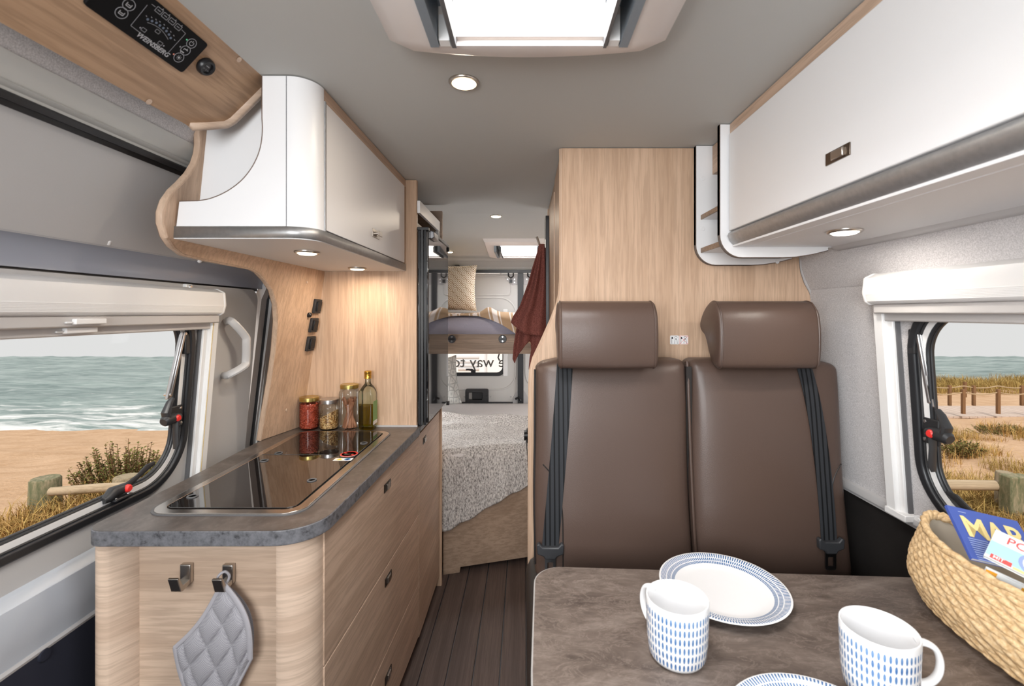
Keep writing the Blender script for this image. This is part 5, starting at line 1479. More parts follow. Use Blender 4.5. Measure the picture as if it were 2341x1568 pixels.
def magazine(label, A, ux, uy, w_, h_, th, cover, spine=None):
    ux = Vector(ux).normalized(); uy = Vector(uy); uy = (uy - ux * uy.dot(ux)).normalized()      # right, up
    n = ux.cross(uy)
    t = thing('magazine', label, 'magazine', A, 'magazines in the basket')
    bl = A - uy * h_
    part('pages', MB().obox(bl - n * th + ux * .001 + uy * .001, ux * (w_ - .003), uy * (h_ - .002), n * (th - .0006)), M['paper'], t)
    part('cover', MB().obox(bl - n * .0006, ux * w_, uy * h_, n * .0007).obox(bl - n * (th + .0006), ux * w_, uy * h_, n * .0006).obox(bl - n * th - ux * .0006, ux * .0008, uy * h_, n * th), cover, t, bevel=.0002)
    return t, ux, uy, n
M['paper'] = plain('paper', (.80, .79, .77), .7); M['lining'] = plain('cream_basket_lining', (.62, .55, .45), .9)
M['mag_blue'] = plain('blue_cover', (.060, .105, .40), .35)
M['mag_text'] = plain('yellow_title', (.88, .70, .30), .5); M['mag_text2'] = plain('pale_blue_print', (.30, .38, .66), .5)
A = pY(2164, 1154, .890)
ux = pY(2338, 1194, .876) - A; dn = pY(2216, 1270, .820) - A
t, ux, uy, n = magazine('blue magazine with a yellow title standing in the basket', A, ux, -dn, .126, .100, .006, M['mag_blue'])
def on(a, b): return A + ux * a - uy * b + n * .0004
m = MB().text('MAR', .056, on(.012, .056), ux, uy, .0004, bold=.02, spacing=.92); part('title', m, M['mag_text'], t, smooth=0)
m = MB()
for k in range(10):
    m.obox(on(.010, .062 + k * .0042) , ux * (.034 + .008 * ((k * 7) % 4) / 3), uy * .0018, n * .0004)
m.obox(on(.016, .010), ux * .014, uy * .0016, n * .0004)
part('small_print', m, M['mag_text2'], t, smooth=0, kind='stuff')
# pale magazine in front
A2 = pY(2278, 1210, .808); ux2 = pY(2420, 1275, .752) - A2; dn2 = pY(2218, 1267, .790) - A2
M['mag_pale'] = plain('pale_cover', (.74, .78, .80), .35)
M['mag_cyan'] = plain('pale_blue_picture', (.42, .66, .78), .4); M['mag_red'] = plain('red_title', (.72, .10, .09), .5); M['mag_green'] = plain('green_picture', (.30, .48, .36), .5); M['mag_orange'] = plain('orange_picture', (.72, .34, .03), .5)
t, ux, uy, n = magazine('pale magazine with red title and a round picture in the basket', A2, ux2, -dn2, .105, .062, .006, M['mag_pale'])
A = A2
W2, H2 = .105, .062
m = MB().obox(on(0, .026), ux * W2, -uy * .030, n * .0004); part('picture', m, M['mag_cyan'], t, smooth=0)
m = MB().text('PO', .021, on(.016, .020), ux, uy, .0006); part('title', m, M['mag_red'], t, smooth=0)
c0 = on(.066, .038)
def cir(r, d): return [c0 + n * d + ux * r * math.cos(2 * PI * k / 28) + uy * r * .78 * math.sin(2 * PI * k / 28) for k in range(28)]
part('round_picture', MB().prism(cir(.030, .0006), n * .0003), M['mag_text2'], t, smooth=0)
part('round_picture', MB().prism(cir(.025, .0010), n * .0003), M['paper'], t, smooth=0)
part('round_picture', MB().prism(cir(.018, .0014), n * .0003), M['mag_green'], t, smooth=0)
m = MB().obox(on(.006, .060), ux * .026, uy * .008, n * .0007); part('banner', m, M['mag_red'], t, smooth=0)
m = MB().text('MIT', .0085, on(.009, .0588), ux, uy, .0010, bold=.015); part('banner_text', m, M['paper'], t, smooth=0)
m = MB().obox(on(.034, .061), ux * .06, uy * .004, n * .0007); part('strip_print', m, M['mag_text'], t, smooth=0)
A3 = pY(2255, 1300, .792); ux3 = pY(2420, 1376, .738) - A3; dn3 = pY(2290, 1352, .785) - A3
t, ux, uy, n = magazine('white magazine with an orange corner lowest in the basket', A3, ux3, -dn3, .12, .045, .006, M['mag_pale'])
A = A3
part('picture', MB().obox(on(0, .045), ux * .014, uy * .045, n * .0004).obox(on(.045, .012), ux * .02, uy * .008, n * .0004), M['mag_orange'], t, smooth=0)
# ------------------------------------------------------------------ bed at the rear, bunk above it
ZB = zr(-.735)
def bedfront(x): return 2.40 + .28 * (x + .427)
bb = thing('bed_base', 'oak bed base with a slanted front board across the rear of the van', 'bed', (-.1, 3.0, 0))
fl_ = [V(-.428, bedfront(-.428), 0), V(-.345, bedfront(-.345), 0), V(-.340, bedfront(-.340), .028), V(.10, bedfront(.10), .028), V(.10, bedfront(.10), ZB - .10), V(-.428, bedfront(-.428), ZB - .10)]
part('front_board', MB().prism(fl_, (0, .018, 0)), M['oak_front'], bb, bevel=.001)
part('bed_box', MB().prism([V(-.428, 2.46, .03), V(.10, 2.60, .03), V(.90, 2.60, .03), V(.90, 3.74, .03), V(-.93, 3.74, .03), V(-.93, 2.46, .03)], (0, 0, ZB - .13)), M['seam'], bb)
q = N('white_sheet'); q.setp((.78, .75, .74), .9, 0, .1); q.bump(q.noise(q.coords((24, 34, 24)), 1, 4), .4, .01); M['sheet'] = q.m
q = N('lavender_sheet'); q.setp((.40, .385, .47), .9, 0, .1); q.bump(q.noise(q.coords((22, 22, 30)), 1, 4, .6, .6), .6, .012); M['lav'] = q.m
def mbend(p, uvw):
    if p.y < 2.9 and uvw[1] < -.0: p = V(p.x, p.y + .28 * max(0, p.x + .427) * (-uvw[1]), p.z)
    return p
solo('mattress', MB().rbox(-.92, .90, 2.395, 3.735, ZB - .095, ZB + .004, .03, 14, mbend), M['sheet'], 'white sheeted mattress on the rear bed', 'mattress', smooth=60)
# knitted throw: top part and drape over the front
q = N('knitted_throw'); q.setp((.42, .40, .38), .95, 0, .1)
f = q.noise(q.coords((150, 150, 70)), 1, 3, .75)
f2 = q.noise(q.coords((10, 34, 10)), 1, 3)
q.col(q.ramp(f, [(.34, (.19, .175, .165)), (.46, (.52, .49, .47)), (.60, (.84, .81, .78))])); q.bump(f, 1.0, .006); M['throw'] = q.m
rn = random.Random(5)
def throw_pt(u, v):
    x = lerp(-.60, .16, u)
    yf = bedfront(x) - .014
    vt = .52
    if v < vt:                                     # on the bed, from its far edge to the front
        y = lerp(3.14 + .05 * math.sin(u * 5), yf + .03, v / vt)
        fold = .034 * math.exp(-((v - .02 - .02 * math.sin(u * 6)) / .035) ** 2) + .012 * math.exp(-((v - .15 - .05 * math.sin(u * 4 + 1)) / .025) ** 2)
        fold += .010 * (math.sin(28 * v + 5 * u + 2 * math.sin(4 * u)) + .7 * math.sin(47 * v - 8 * u))
        z = ZB + .016 + max(0, fold) * (1 if u < .95 else 1)
        if v < .002: z = ZB + .006
        return V(x, y, z)
    t_ = (v - vt) / (1 - vt)
    hem = pY(1015, 1212, 2.40).z if x <= -.425 else lerp(pY(1015, 1212, 2.40).z, pY(1207, 1112, 2.5).z, sstep(-.45, .05, x) * .55 + .45 * max(0, min(1, (x + .425) / .45)))
    # rounded shoulder then straight down
    z = lerp(ZB + .012, hem, t_ ** 1.15) + .004 * math.sin(40 * u) * t_ * t_
    out = .03 * (1 - math.exp(-t_ * 9)) * 1.0
    wav = .010 * math.sin(16 * u + .8) * t_ + .006 * math.sin(37 * u) * t_
    return V(x, yf + .03 - out - abs(wav), z)
solo('throw_blanket', MB().grid(throw_pt, 70, 110), M['throw'], 'grey speckled knitted throw hanging over the front of the rear bed', 'blanket', smooth=80, solid=.006)

def pillow(name, label, c, w, h, d, m, tilt, yaw, grp=None, bulge=1.0, roll=0):
    Rm = Matrix.Rotation(yaw, 3, 'Z') @ Matrix.Rotation(tilt, 3, 'X') @ Matrix.Rotation(roll, 3, 'Y')
    mb = MB()
    def f(s):
        def g(u, v):
            a, b = u * 2 - 1, v * 2 - 1
            # corners pulled out, sides drawn in
            x = a * w / 2 * (1 - .07 * (1 - b * b) ** 1 * abs(a)); z = b * h / 2 * (1 - .07 * (1 - a * a) * abs(b))
            t_ = ((1 - a ** 4) * (1 - b ** 4)) ** .55
            wr = .006 * math.sin(9 * a + 5 * b) * t_
            return Vector(c) + Rm @ V(x, s * (d / 2 * t_ * bulge + wr * 0 + .0015), z + h / 2)
        return g
    mb.grid(f(-1), 28, 28); mb.grid(f(1), 28, 28)
    return solo(name, mb, m, label, 'pillow', grp, smooth=80)
def dmat(name, base, line, s, rot=False):
    q = N(name); q.setp(base, .9, 0, .1)
    g = q.sep(q.coords((1, 1, 1)))
    a = q.math('MULTIPLY', q.math('ADD', g[0], q.math('MULTIPLY', g[2], 1.0)), s)
    b = q.math('MULTIPLY', q.math('SUBTRACT', g[0], q.math('MULTIPLY', g[2], 1.0)), s)
    fa = q.math('ABSOLUTE', q.math('SUBTRACT', q.math('FRACT', a), .5)); fb_ = q.math('ABSOLUTE', q.math('SUBTRACT', q.math('FRACT', b), .5))
    mx = q.math('MAXIMUM', fa, fb_)
    l1_ = q.math('LESS_THAN', q.math('ABSOLUTE', q.math('SUBTRACT', mx, .17)), .075)
    l2_ = q.math('LESS_THAN', q.math('ABSOLUTE', q.math('SUBTRACT', mx, .40)), .075)
    cut = q.math('GREATER_THAN', q.math('ADD', fa, .0), .05)
    q.col(q.mix(q.math('MAXIMUM', l1_, q.math('MULTIPLY', l2_, cut)), base, line))
    q.bump(q.noise(q.coords((300,) * 3), 1, 2), .2, .001)
    return q.m
M['pillow_tan'] = dmat('tan_lattice_cloth', (.36, .235, .125), (.88, .80, .68), 17)
q = N('grey_damask'); q.setp((.5, .5, .48), .9, 0, .1)
vo = q.new('ShaderNodeTexVoronoi', feature='DISTANCE_TO_EDGE'); vo.inputs['Scale'].default_value = 22; vo.inputs['Randomness'].default_value = .25
q.link(q.coords((1.3, 1, 1)), vo.inputs['Vector'])
q.col(q.ramp(vo.outputs['Distance'], [(.05, (.36, .365, .35)), (.12, (.56, .555, .53)), (.3, (.50, .50, .475)), (.34, (.40, .405, .385))])); q.bump(q.noise(q.coords((300,) * 3), 1, 2), .2, .001)
M['pillow_grey'] = q.m
pillow('pillow', 'grey patterned pillow leaning on the rear bed beside the fridge cabinet', V(-.655, 3.22, ZB + .050), .46, .36, .16, M['pillow_grey'], -.40, -.30, None, 1.0, -.30)

# bunk
YK = 2.95
bu = thing('bunk', 'oak bunk board across the rear of the van above the bed', 'bunk', (0, 3.3, zr(-.27)))
part('front_board', MB().box(-.93, .115, YK, YK + .018, pY(1100, 809, YK).z, pY(1100, 764, YK).z), M['bunk_wood'], bu, bevel=.001)
part('bunk_base', MB().box(-.93, .80, YK + .018, 3.68, zr(-.225), zr(-.205)), M['bunk_wood'], bu)
for px in (1033, 1149):
    c = pY(px, 775, YK)
    k_ = part('lock_knob', MB().lathe([(.026, 0), (.026, -.006), (.023, -.010), (0, -.010)], c, 24, 'Y'), M['knob'], bu, 'round dark fitting', smooth=40)
    part('fitting_bar', MB().box(c.x - .022, c.x + .022, c.y - .0125, c.y - .009, c.z - .003, c.z + .003), M['black_metal'], k_)
    for dz in (-.014, .014): part('screw', MB().lathe([(.006, -.009), (.006, -.012), (.003, -.0125), (0, -.0115)], c + V(0, 0, dz), 10, 'Y'), M['screw'], k_)
zbt = pY(1100, 765, YK).z
def bmb(p, uvw):
    return V(p.x, p.y, p.z - (.030 * max(0, (p.x + .25) / .4) ** 2 if p.x > -.25 else 0) * (1 if uvw[2] > 0 else 0) - .01 * max(0, (-.5 - p.x) / .4) * (1 if uvw[2] > 0 else 0))
solo('bunk_mattress', MB().rbox(-.92, .14, YK + .022, 3.66, zr(-.204), zr(-.022), .05, 18, bmb), M['lav'], 'lavender sheeted mattress on the upper bunk', 'mattress', smooth=60)
q = N('striped_throw'); q.setp((.6, .4, .25), .95, 0, .1)
g = q.sep(q.coords((1, 1, 1)))
st_ = q.math('FRACT', q.math('MULTIPLY', q.math('ADD', g[0], q.math('MULTIPLY', g[2], .25)), 7.6))
q.col(q.ramp(st_, [(.0, (.44, .30, .19)), (.38, (.44, .30, .19)), (.40, (.72, .64, .60)), (.44, (.72, .64, .60)), (.46, (.42, .285, .18)), (.56, (.42, .285, .18)), (.58, (.70, .62, .585)), (.80, (.70, .62, .585)), (.82, (.44, .30, .19)), (.88, (.44, .30, .19)), (.90, (.72, .64, .6)), (.94, (.72, .64, .6)), (.96, (.44, .30, .19))])); 
q.n['Color Ramp'].color_ramp.interpolation = 'LINEAR'
q.bump(q.noise(q.coords((260,) * 3), 1, 2), .5, .002); M['stripe'] = q.m
def bthrow(u, v):
    x = lerp(-.86, .135, u)
    topz = zr(-.012) - (.030 * max(0, (x + .25) / .4) ** 2 if x > -.25 else 0) + .004 * math.sin(11 * u)
    drop = interp([(-.9, .10), (-.62, .075), (-.52, .020), (-.40, .012), (-.30, .020), (-.22, .045), (-.15, .075), (-.08, .115), (-.02, .150), (.05, .185), (.14, .19)], x)
    hump = .032 * math.exp(-((x + .27 - .06 * v) / .045) ** 2)
    if v < .55:
        y = lerp(3.5, YK + .055, v / .55)
        return V(x, y, topz + .010 + hump + .006 * math.sin(14 * u + 9 * v))
    t_ = (v - .55) / .45
    a = min(1, t_ * 1.6) * PI / 2
    y = YK + .055 - .055 * math.sin(a) - .012 * t_ - .008
    z = topz + .010 + hump * (1 - t_) - .045 * (1 - math.cos(a)) * min(1, drop / .045) - max(0, drop - .045) * t_ ** 1.4
    z = topz + .010 + hump * (1 - t_) - drop * t_ ** 1.3
    y = YK + .055 - min(.068, .9 * drop + .012) * math.sin(a)
    if x > -.15: y -= .012 * sstep(-.15, -.02, x) * t_
    return V(x, y, z)
solo('striped_blanket', MB().grid(bthrow, 80, 44), M['stripe'], 'tan and white striped blanket spread over the upper bunk', 'blanket', smooth=80, solid=.006)
pillow('pillow', 'tan pillow with a white diamond lattice standing on the upper bunk', V(-.57, 3.24, zr(.012)), .46, .33, .17, M['pillow_tan'], -.10, .04)

# camera lying on the bed, at the edge of the partition
cm = thing('photo_camera', 'black camera with a strap on the bed edge beside the oak wall', 'camera', pY(1206, 1005, 2.52))
c = pY(1208, 992, 2.535)
part('body', MB().box(c.x - .012, c.x + .11, c.y - .03, c.y + .03, ZB + .022, ZB + .095), M['black'], cm, bevel=.008)
part('lens', MB().tube([c + V(-.024, -.01, -.005), c + V(.01, -.01, -.005)], .028, 16), M['black_metal'], cm)
part('viewfinder_hump', MB().box(c.x + .03, c.x + .07, c.y - .02, c.y + .02, ZB + .09, ZB + .115), M['black'], cm, bevel=.006)
def yfb(x): return bedfront(x) - .058
st = [c + V(-.014, -.02, -.01), V(.008, yfb(.008) + .02, ZB + .02), V(.016, yfb(.016), ZB - .05), V(.022, yfb(.02) - .003, ZB - .14), V(.022, yfb(.02) - .004, ZB - .24), V(.040, yfb(.04) - .002, ZB - .26)]
part('strap', MB().tube(catmull(st, 6), [.006] * 12 + [.011] * 13 + [.008] * 6, 8, True, .3), M['black'], cm)

# ------------------------------------------------------------------ hook board and towel by the washroom wall
hb2 = thing('hook_board', 'narrow dark board with a metal hook on the washroom side wall', 'hook board', (.105, 2.26, zr(-.36)))
part('board', MB().prism([V(.1165, a, zr(b)) for a, b in roundrect(2.215, 2.335, -.40, .475, .03, 5)], (-.016, 0, 0)), M['knob'], hb2, bevel=.002)
part('hook', MB().tube(catmull([V(.101, 2.235, zr(.335)), V(.090, 2.235, zr(.322)), V(.075, 2.235, zr(.326)), V(.064, 2.235, zr(.352)), V(.058, 2.235, zr(.370))], 4), .0055, 8).box(.098, .103, 2.22, 2.25, zr(.315), zr(.355)), M['chrome'], hb2, 'thin metal hook')
YT = 2.235
q = N('rust_terry'); q.setp((.22, .075, .062), 1.0, 0, .05)
f = q.noise(q.coords((240,) * 3), 1, 3, .7)
q.col(q.ramp(f, [(.3, (.115, .036, .030)), (.65, (.29, .105, .085))])); q.bump(f, .9, .004); M['terry'] = q.m
Ltab = [(560, 1232), (600, 1222), (650, 1208), (700, 1190), (725, 1174), (735, 1170)]
Rtab = [(560, 1244), (600, 1247), (650, 1249), (735, 1250), (850, 1249)]
def towel_front(u, v):
    # hem drops from the left corner (y 735) to the right (y 780)
    yb = lerp(736, 778, u ** .8) + 6 * math.sin(5 * u)
    py = lerp(558, yb, v)
    px = lerp(interp(Ltab, py), interp(Rtab, py), u)
    d = .010 + .040 * v ** .8
    dep = -d * (.55 + .45 * math.sin(PI * u)) - .010 * math.cos(u * 14 + 1.5 * v) * min(1, v * 3)
    p = pY(px, py, YT)
    return V(p.x, YT + dep - .03 * (1 - u) * v, p.z)
L2 = [(560, 1233), (650, 1214), (735, 1183), (790, 1174), (830, 1171)]
R2 = [(560, 1247), (650, 1250), (735, 1252), (800, 1246), (850, 1222)]
def towel_back(u, v):
    yb = interp([(0, 820), (.08, 830), (.22, 806), (.45, 778), (.52, 782), (.60, 815), (.72, 845), (.80, 838), (1, 800)], u)
    py = lerp(560, yb, v)
    px = lerp(interp(L2, py), interp(R2, py), u)
    p = pY(px, py, YT)
    dep = .006 - .022 * math.sin(PI * u) * min(1, v * 2) - .014 * math.cos(u * 15 + 1) * min(1, v * 2)
    return V(p.x, YT + dep - .012 * v, p.z)
solo('towel', MB().grid(towel_front, 40, 50).grid(towel_back, 48, 60), M['terry'], 'rust red terry towel hanging from the hook beside the bed', 'towel', smooth=80, solid=.005)

# ------------------------------------------------------------------ outside: dunes, sea, fences, plants
def gz(x, y):
    L = interp([(-30, -1.9), (3.4, -1.88), (4.6, -1.95), (7, -2.55), (10, -3.30), (20, -5.62), (31, -7.97), (44, -9.6), (120, -12)], y)
    R = interp([(-30, -1.9), (3.2, -1.86), (4.6, -1.93), (8, -2.42), (15.5, -3.50), (25, -4.55), (33, -5.15), (37, -5.9), (46, -9.0), (120, -12)], y)
    k = sstep(-3, 6, x)
    n = .05 * math.sin(x * 1.3 + 2 * math.sin(y * .7)) + .035 * math.sin(y * 2.1 + x * .9) + .02 * math.sin(x * 4.3 + y * 3.1)
    return zr(lerp(L, R, k)) + n * min(1, max(0, (y - 2) / 4)) * (1 if y < 26 else 1.6)
q = N('beach_sand'); q.setp((.5, .33, .2), .95, 0, .1)
f = q.noise(q.coords((1.2,) * 3), 1, 5); f2 = q.noise(q.coords((9, 9, 9)), 1, 4, .7)
g = q.sep(q.coords((1, 1, 1)))
q.col(q.ramp(q.math('ADD', q.math('MULTIPLY', f, .6), q.math('MULTIPLY', f2, .4)), [(.34, (.46, .285, .165)), (.62, (.62, .415, .27))]))
q.bump(f2, .6, .06); M['sand'] = q.m
ys = [-12, -4, 0, 1, 2, 2.6] + [2.6 + .3 * k for k in range(1, 50)] + [18 + 1.0 * k for k in range(30)] + [50, 70, 110]
xs_ = [-90, -60] + [-48 + 1.2 * k for k in range(90)] + [62, 80, 110]
m = MB(); vs = [V(x, y, gz(x, y)) for y in ys for x in xs_]; W_ = len(xs_)
m.add(vs, [(j * W_ + i, j * W_ + i + 1, (j + 1) * W_ + i + 1, (j + 1) * W_ + i) for j in range(len(ys) - 1) for i in range(W_ - 1)])
struct('ground', m, M['sand'], smooth=60)
q = N('sea_water'); q.setp((.2, .27, .27), .35, 0, .25)
g = q.sep(q.coords((1, 1, 1)))
vec = q.coords((.09, .55, .3)); f = q.noise(vec, 1, 6, .65, .8)
v2 = q.coords((.35, 1.6, 1)); f2 = q.noise(v2, 1, 5, .7, .5)
base = q.ramp(f, [(.35, (.085, .135, .130)), (.5, (.165, .225, .215)), (.68, (.30, .36, .345))])
base = q.mix(q.math('MULTIPLY', q.ramp(f2, [(.46, (0, 0, 0)), (.64, (1, 1, 1))]), .35), base, (.46, .52, .51))
tc = q.new('ShaderNodeTexCoord')
pos = q.new('ShaderNodeNewGeometry'); py_ = q.sep(pos.outputs['Position'])[1]
near = q.new('ShaderNodeMapRange'); near.inputs[1].default_value = 31; near.inputs[2].default_value = 55; near.inputs[3].default_value = 1; near.inputs[4].default_value = 0; q.link(py_, near.inputs[0])
fo = q.noise(q.coords((.10, .42, .3), (3, 1, 0)), 1, 6, .7, 1.2)
th = q.math('SUBTRACT', .74, q.math('MULTIPLY', near.outputs[0], .32))
foam = q.math('MULTIPLY', q.math('SUBTRACT', fo, th), 9.0)
foam = q.math('MINIMUM', q.math('MAXIMUM', foam, 0), 1)
q.col(q.mix(q.math('MULTIPLY', foam, .92), base, (.80, .80, .79)))
q.bump(f2, .5, .25)
M['sea'] = q.m
def seaz(x, y):
    ph_ = y * .62 + .8 * math.sin(x * .11) + .25 * math.sin(x * .31)
    return zr(-8) + .16 * max(0, math.sin(ph_)) ** 3 * (1 if y < 60 else .5) + .05 * math.sin(x * .9 + y * 1.7) + .04 * math.sin(x * 1.9 - y * .8)
ys = [26 + .42 * k for k in range(138)]
xs_ = [-170, -140] + [-118 + 1.0 * k for k in range(246)] + [140, 170]
m = MB(); vs = [V(x, y, seaz(x, y)) for y in ys for x in xs_]; W_ = len(xs_)
m.add(vs, [(j * W_ + i, j * W_ + i + 1, (j + 1) * W_ + i + 1, (j + 1) * W_ + i) for j in range(len(ys) - 1) for i in range(W_ - 1)])
sea = struct('sea', m, M['sea'], smooth=80)

M['post'] = wood('weathered_post', (.42, .33, .22), (.20, .16, .10), 'Z', rough=.9, across=30, seed=4)
M['rail'] = wood('weathered_rail', (.55, .42, .29), (.33, .25, .16), 'X', rough=.9, across=30, seed=6)
q = N('mossy_post'); q.setp((.3, .3, .2), .9); f = q.noise(q.coords((26, 26, 7)), 1, 6, .7)
q.col(q.ramp(f, [(.36, (.10, .115, .055)), (.52, (.21, .19, .11)), (.66, (.36, .29, .19))])); q.bump(f, .6, .01); M['mossy'] = q.m
def post(name, label, x, y, r, ztop, mt, g=None, cat='post'):
    z0 = gz(x, y) - .12
    b = MB().tube([V(x, y, z0), V(x, y, lerp(z0, ztop, .5)), V(x + .004, y, ztop - .012), V(x + .004, y, ztop)], [r * 1.05, r, r * .98, r * .90], 16)
    return solo(name, b, mt, label, cat, g, smooth=50)
# left fence
YF = 4.35
p1 = pY(103, 1092, YF); post('fence_post', 'thick weathered fence post in the sand left of the bush', p1.x, YF, .115, p1.z, M['mossy'], 'posts of the beach fence')
p1 = pY(288, 1088, YF + .1); post('fence_post', 'thick weathered fence post in front of the green bush', p1.x, YF + .1 - .0, .105, p1.z, M['post'], 'posts of the beach fence')
a, b_ = pY(116, 1124, YF - .10), pY(330, 1112, YF - .02)
solo('fence_rail', MB().tube([a, lerp(a, b_, .5) + V(0, 0, .01), b_ + (b_ - a) * .8], [.040, .043, .040], 12), M['rail'], 'round wooden rail joining the beach fence posts behind the left window', 'rail', smooth=50)
# right fence
p1 = pY(2300, 1079, 4.35); post('fence_post', 'square topped pale post by the right window rail', pY(2296, 1080, 4.45).x, 4.45, .07, pY(2296, 1079, 4.45).z, M['post'], None)
p1 = pY(2322, 1086, 4.25)
z0 = gz(p1.x, 4.25) - .1
solo('fence_post', MB().box(p1.x - .105, p1.x + .105, 4.19, 4.31, z0, p1.z), M['mossy'], 'mossy square fence post outside the right window', 'post', bevel=.012)
a, b_ = pY(2150, 1108, 4.34), pY(2312, 1110, 4.34)
a = a - (b_ - a) * .5
solo('fence_rail', MB().tube([a, lerp(a, b_, .5), b_], [.046, .048, .046], 12), M['rail'], 'round wooden rail outside the right window', 'rail', smooth=50)
# boardwalk
M['boards'] = wood('grey_boardwalk', (.62, .50, .43), (.46, .35, .29), 'Y', rough=.9, across=12, seed=7)
M['brownpost'] = wood('brown_post', (.30, .16, .075), (.15, .075, .035), 'Z', rough=.9, across=24, seed=8)
zbw = lambda x: zr(-3.36) - .0 * x
bw = thing('boardwalk', 'pale plank boardwalk crossing the dunes outside the right window', 'boardwalk', (18, 15, zr(-3.4)))
for k in range(70):
    x = 10.5 + k * .262
    part('board', MB().box(x, x + .25, 14.9, 16.6, zr(-3.42), zr(-3.36)), M['boards'], bw)
part('side_beam', MB().box(10.5, 28.9, 14.93, 15.0, zr(-3.58), zr(-3.425)), M['brownpost'], bw)
gp = 'rope fence posts along the boardwalk'
def bpost(px, ptop, pbot, Y, w, label):
    tp, bt_ = pY(px, ptop, Y), pY(px, pbot, Y)
    return solo('rope_post', MB().prism([V(tp.x - w, Y - w, bt_.z), V(tp.x + w, Y - w, bt_.z), V(tp.x + w, Y + w, bt_.z), V(tp.x - w, Y + w, bt_.z)], (0, 0, tp.z - bt_.z)), M['brownpost'], label, 'post', gp)
for px, lb in ((2122, 'leftmost'), (2202, 'second'), (2282, 'third'), (2362, 'fourth')):
    bpost(px, 890, 946, 14.8, .042, '%s brown rope post from the left in the near row along the boardwalk' % lb)
for px, lb in ((2171, 'leftmost'), (2226, 'second'), (2336, 'third')):
    bpost(px, 881, 927, 16.8, .042, '%s brown rope post from the left in the far row along the boardwalk' % lb)
bpost(2206, 873, 908, 18.0, .042, 'single brown post standing beyond the boardwalk in the grass')
M['rope'] = plain('tan_rope', (.42, .30, .18), .9)
for Y, y1__, y2__ in ((14.8, 897, 0), (16.8, 882, 0)):
    pts = []
    for k in range(41):
        px = 2100 + 300 * k / 40
        pts.append(pY(px, y1__ + 5 * abs(math.sin(PI * (px - 2122) / 80)), Y))
    solo('rope', MB().tube(pts, .02, 5), M['rope'], 'rope strung along the %s posts of the boardwalk' % ('near' if Y < 15 else 'far'), 'rope')
# grass and bushes
def blades(n, R, H, seed, spread=.6, w=.008, dens=.5):
    r = random.Random(seed); m = MB()
    for k in range(n):
        a = r.random() * 2 * PI; q_ = R * r.random() ** dens
        x, y = q_ * math.cos(a), q_ * math.sin(a)
        h = H * (.45 + .75 * r.random()); la = r.random() * 2 * PI; ln = h * spread * (.3 + r.random())
        d = V(math.cos(la), math.sin(la), 0); s = V(-d.y, d.x, 0) * w
        p0 = V(x, y, -.05); p1_ = p0 + d * ln * .3 + V(0, 0, h * .62); p2 = p0 + d * ln + V(0, 0, h * (.85 + .15 * r.random()) - .4 * ln * r.random())
        b0 = len(m.v)
        m.add([p0 - s, p0 + s, p1_ - s * .8, p1_ + s * .8, p2], [(0, 1, 3, 2), (2, 3, 4)])
    return m
def gmat(name, c0_, c1_):
    q = N(name); q.setp(c0_, .9, 0, .1)
    oi = q.new('ShaderNodeNewGeometry')
    q.col(q.ramp(oi.outputs['Random Per Island'], [(.0, c0_), (1, c1_)]))
    return q.m
M['dry'] = gmat('dry_grass', (.27, .155, .045), (.60, .37, .14))
M['green'] = gmat('green_shoots', (.075, .085, .022), (.20, .17, .055))
M['olive'] = gmat('olive_grass', (.22, .15, .045), (.50, .34, .12))
class Field:
    """uncountable grass: blades of many tufts joined in one object per material"""
    def __init__(self): self.bm = {0: MB(), 1: MB()}
    def tuft(self, x, y, s, k, rz):
        src = RAW[k % 4]; c, s_ = math.cos(rz), math.sin(rz); z = gz(x, y) - .01
        self.bm[k % 2].add([V(x + s * (c * p.x - s_ * p.y), y + s * (s_ * p.x + c * p.y), z + s * p.z) for p in src.v], src.f)
    def done(self, name, label):
        o = solo(name, self.bm[0], M['dry'], label, 'grass', kind='stuff', smooth=0, weld_=False)
        if self.bm[1].v: part('olive_blades', self.bm[1], M['olive'], o, smooth=0, kind='stuff')
RAW = [blades(240, .45, .34, 20 + k, .7, .0045) for k in range(4)]
r = random.Random(42)
fd = Field()
for px, py, s in ((60, 1195, .8), (95, 1180, 1.0), (130, 1190, .9), (40, 1225, .6), (165, 1160, .9), (205, 1150, 1.0), (245, 1140, 1.0), (180, 1185, .7), (300, 1120, 1.1), (335, 1105, 1.1), (350, 1075, 1.0), (280, 1105, 1.0), (235, 1110, .9), (110, 1140, .7), (85, 1150, .7)):
    Y = 3.95 + r.random() * .25 if py > 1110 else 4.6
    p = pY(px, py, Y); fd.tuft(p.x, Y, s, r.randrange(4), r.random() * 6)
fd.done('dry_grass', 'dry golden grass growing round the beach fence outside the left window')
fd = Field()
for k in range(70):
    Y = 4.6 + 7.5 * r.random() ** 2.6
    u = .76 + .42 * r.random()
    x = u * Y
    if Y < 6.2 or r.random() < .5: fd.tuft(x, Y, .45 + .4 * r.random() + .02 * Y, r.randrange(4), r.random() * 6)
for k in range(40):
    Y = 3.1 + 1.2 * r.random(); x = (.85 + .35 * r.random()) * Y
    fd.tuft(x, Y, .35 + .2 * r.random(), r.randrange(4), r.random() * 6)
fd.done('dry_grass', 'dry grass covering the sandy dune outside the right window')
fd = Field()
for k in range(70):
    Y = 26 + 8 * r.random(); x = (.8 + .5 * r.random()) * Y
    fd.tuft(x, Y, 1.5 + 1.4 * r.random(), 1, r.random() * 6); fd.tuft(x + .3, Y, 1.2, 0, 1.0) if k % 3 == 0 else None
fd.done('dune_grass', 'olive grass along the far dune crest beyond the boardwalk')
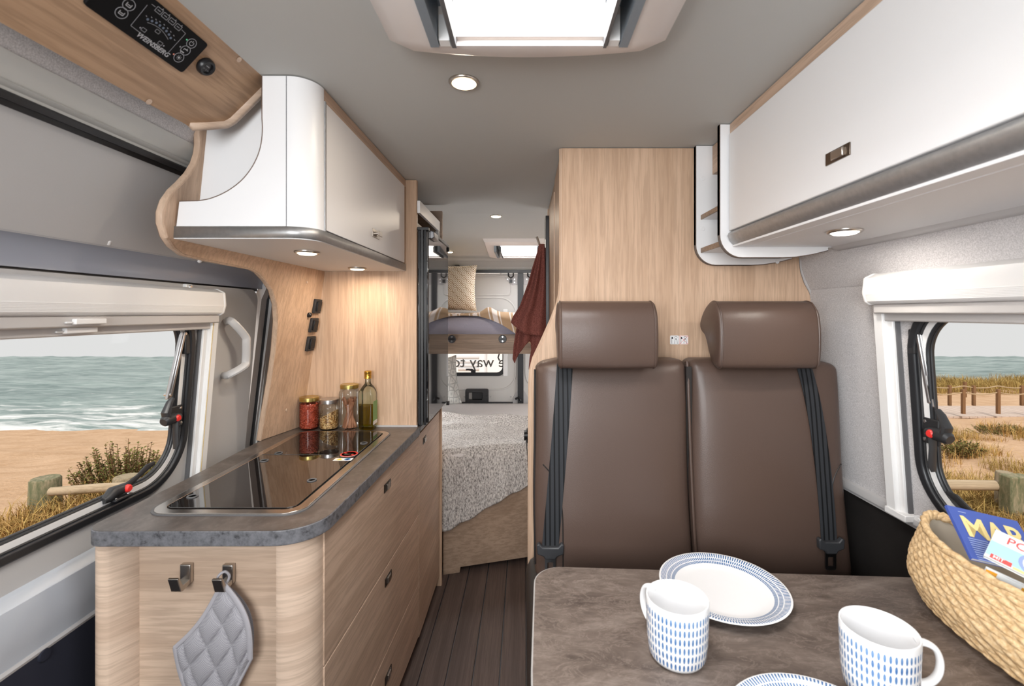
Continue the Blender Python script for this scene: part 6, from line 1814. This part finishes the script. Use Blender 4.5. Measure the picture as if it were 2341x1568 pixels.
def bush(label, px, py, Y, n, R, H, seed, mt, flat=.6):
    c = pY(px, py, Y); c.z = gz(c.x, Y)
    rr_ = random.Random(seed); t = thing('bush', label, 'bush', c)
    st_ = MB(); lf = MB()
    for k in range(n):
        a = rr_.random() * 2 * PI; q_ = R * rr_.random() ** .5
        x0 = V(q_ * .6 * math.cos(a), q_ * .4 * math.sin(a), -.05) + c
        h = H * (1 - .55 * (q_ / R) ** 2) * (.7 + .4 * rr_.random())
        x1 = V(q_ * math.cos(a), q_ * flat * math.sin(a), h) + c
        st_.tube([x0, x1], [.006, .003], 4, False)
        for j in range(16):
            p = lerp(x0, x1, .35 + .65 * j / 15); b = rr_.random() * 2 * PI
            d = V(math.cos(b), math.sin(b), .5) * .034; s = V(-d.y, d.x, 0) * .42
            lf.add([p, p + d * .5 + s, p + d, p + d * .5 - s], [(0, 1, 2, 3)])
    part('stems', st_, M['brownpost'], t); part('leaves', lf, mt, t, smooth=0, kind='stuff')
bush('dark green bushy shrub behind the beach fence outside the left window', 285, 1100, 5.05, 230, .62, .62, 3, M['green'])
bush('low olive shrub on the dune between window frame and boardwalk', 2190, 1040, 7.2, 60, .42, .26, 5, M['green'])
bush('low olive shrub near the boardwalk at the right image edge', 2300, 975, 10.5, 90, .9, .22, 6, M['green'])
lf = MB()
c = pY(150, 1176, 3.95); c.z = gz(c.x, 3.95) + .02
for k in range(9):
    a = k * .7; d = V(math.cos(a), math.sin(a) * .5, .25) * .075; s = V(-d.y, d.x, 0).normalized() * .022
    lf.add([c, c + d * .5 + s, c + d, c + d * .5 - s], [(0, 1, 2, 3)])
M['leafgreen'] = plain('fresh_green_leaf', (.07, .16, .045), .6)
solo('sand_plant', lf, M['leafgreen'], 'small fresh green plant low in the sand outside the left window', 'plant', smooth=0)
# pale building seen through the rear window
wb = thing('white_building', 'pale building seen overexposed through the small rear window', 'building', (-1.2, 9.5, zr(-2.4)))
M['building'] = plain('white_render', (.88, .88, .88), .8)
part('wall', MB().box(-4.2, 2.0, 9.5, 9.7, zr(-2.8), zr(1.2)), M['building'], wb)
part('roof_edge', MB().box(-4.4, 2.2, 9.3, 9.8, zr(1.2), zr(1.35)), M['trim_grey'], wb)
M['clad'] = plain('pale_cladding_strip', (.70, .71, .74), .6)
for z_ in (-.93, -1.02, -1.10, -1.17):
    part('cladding_strip', MB().box(-1.62 + .2 * abs(z_), -.95, 9.47, 9.5, zr(z_), zr(z_ + .035)), M['clad'], wb)
part('downpipe', MB().box(-.83, -.79, 9.44, 9.5, zr(-1.3), zr(1.2)), M['clad'], wb)
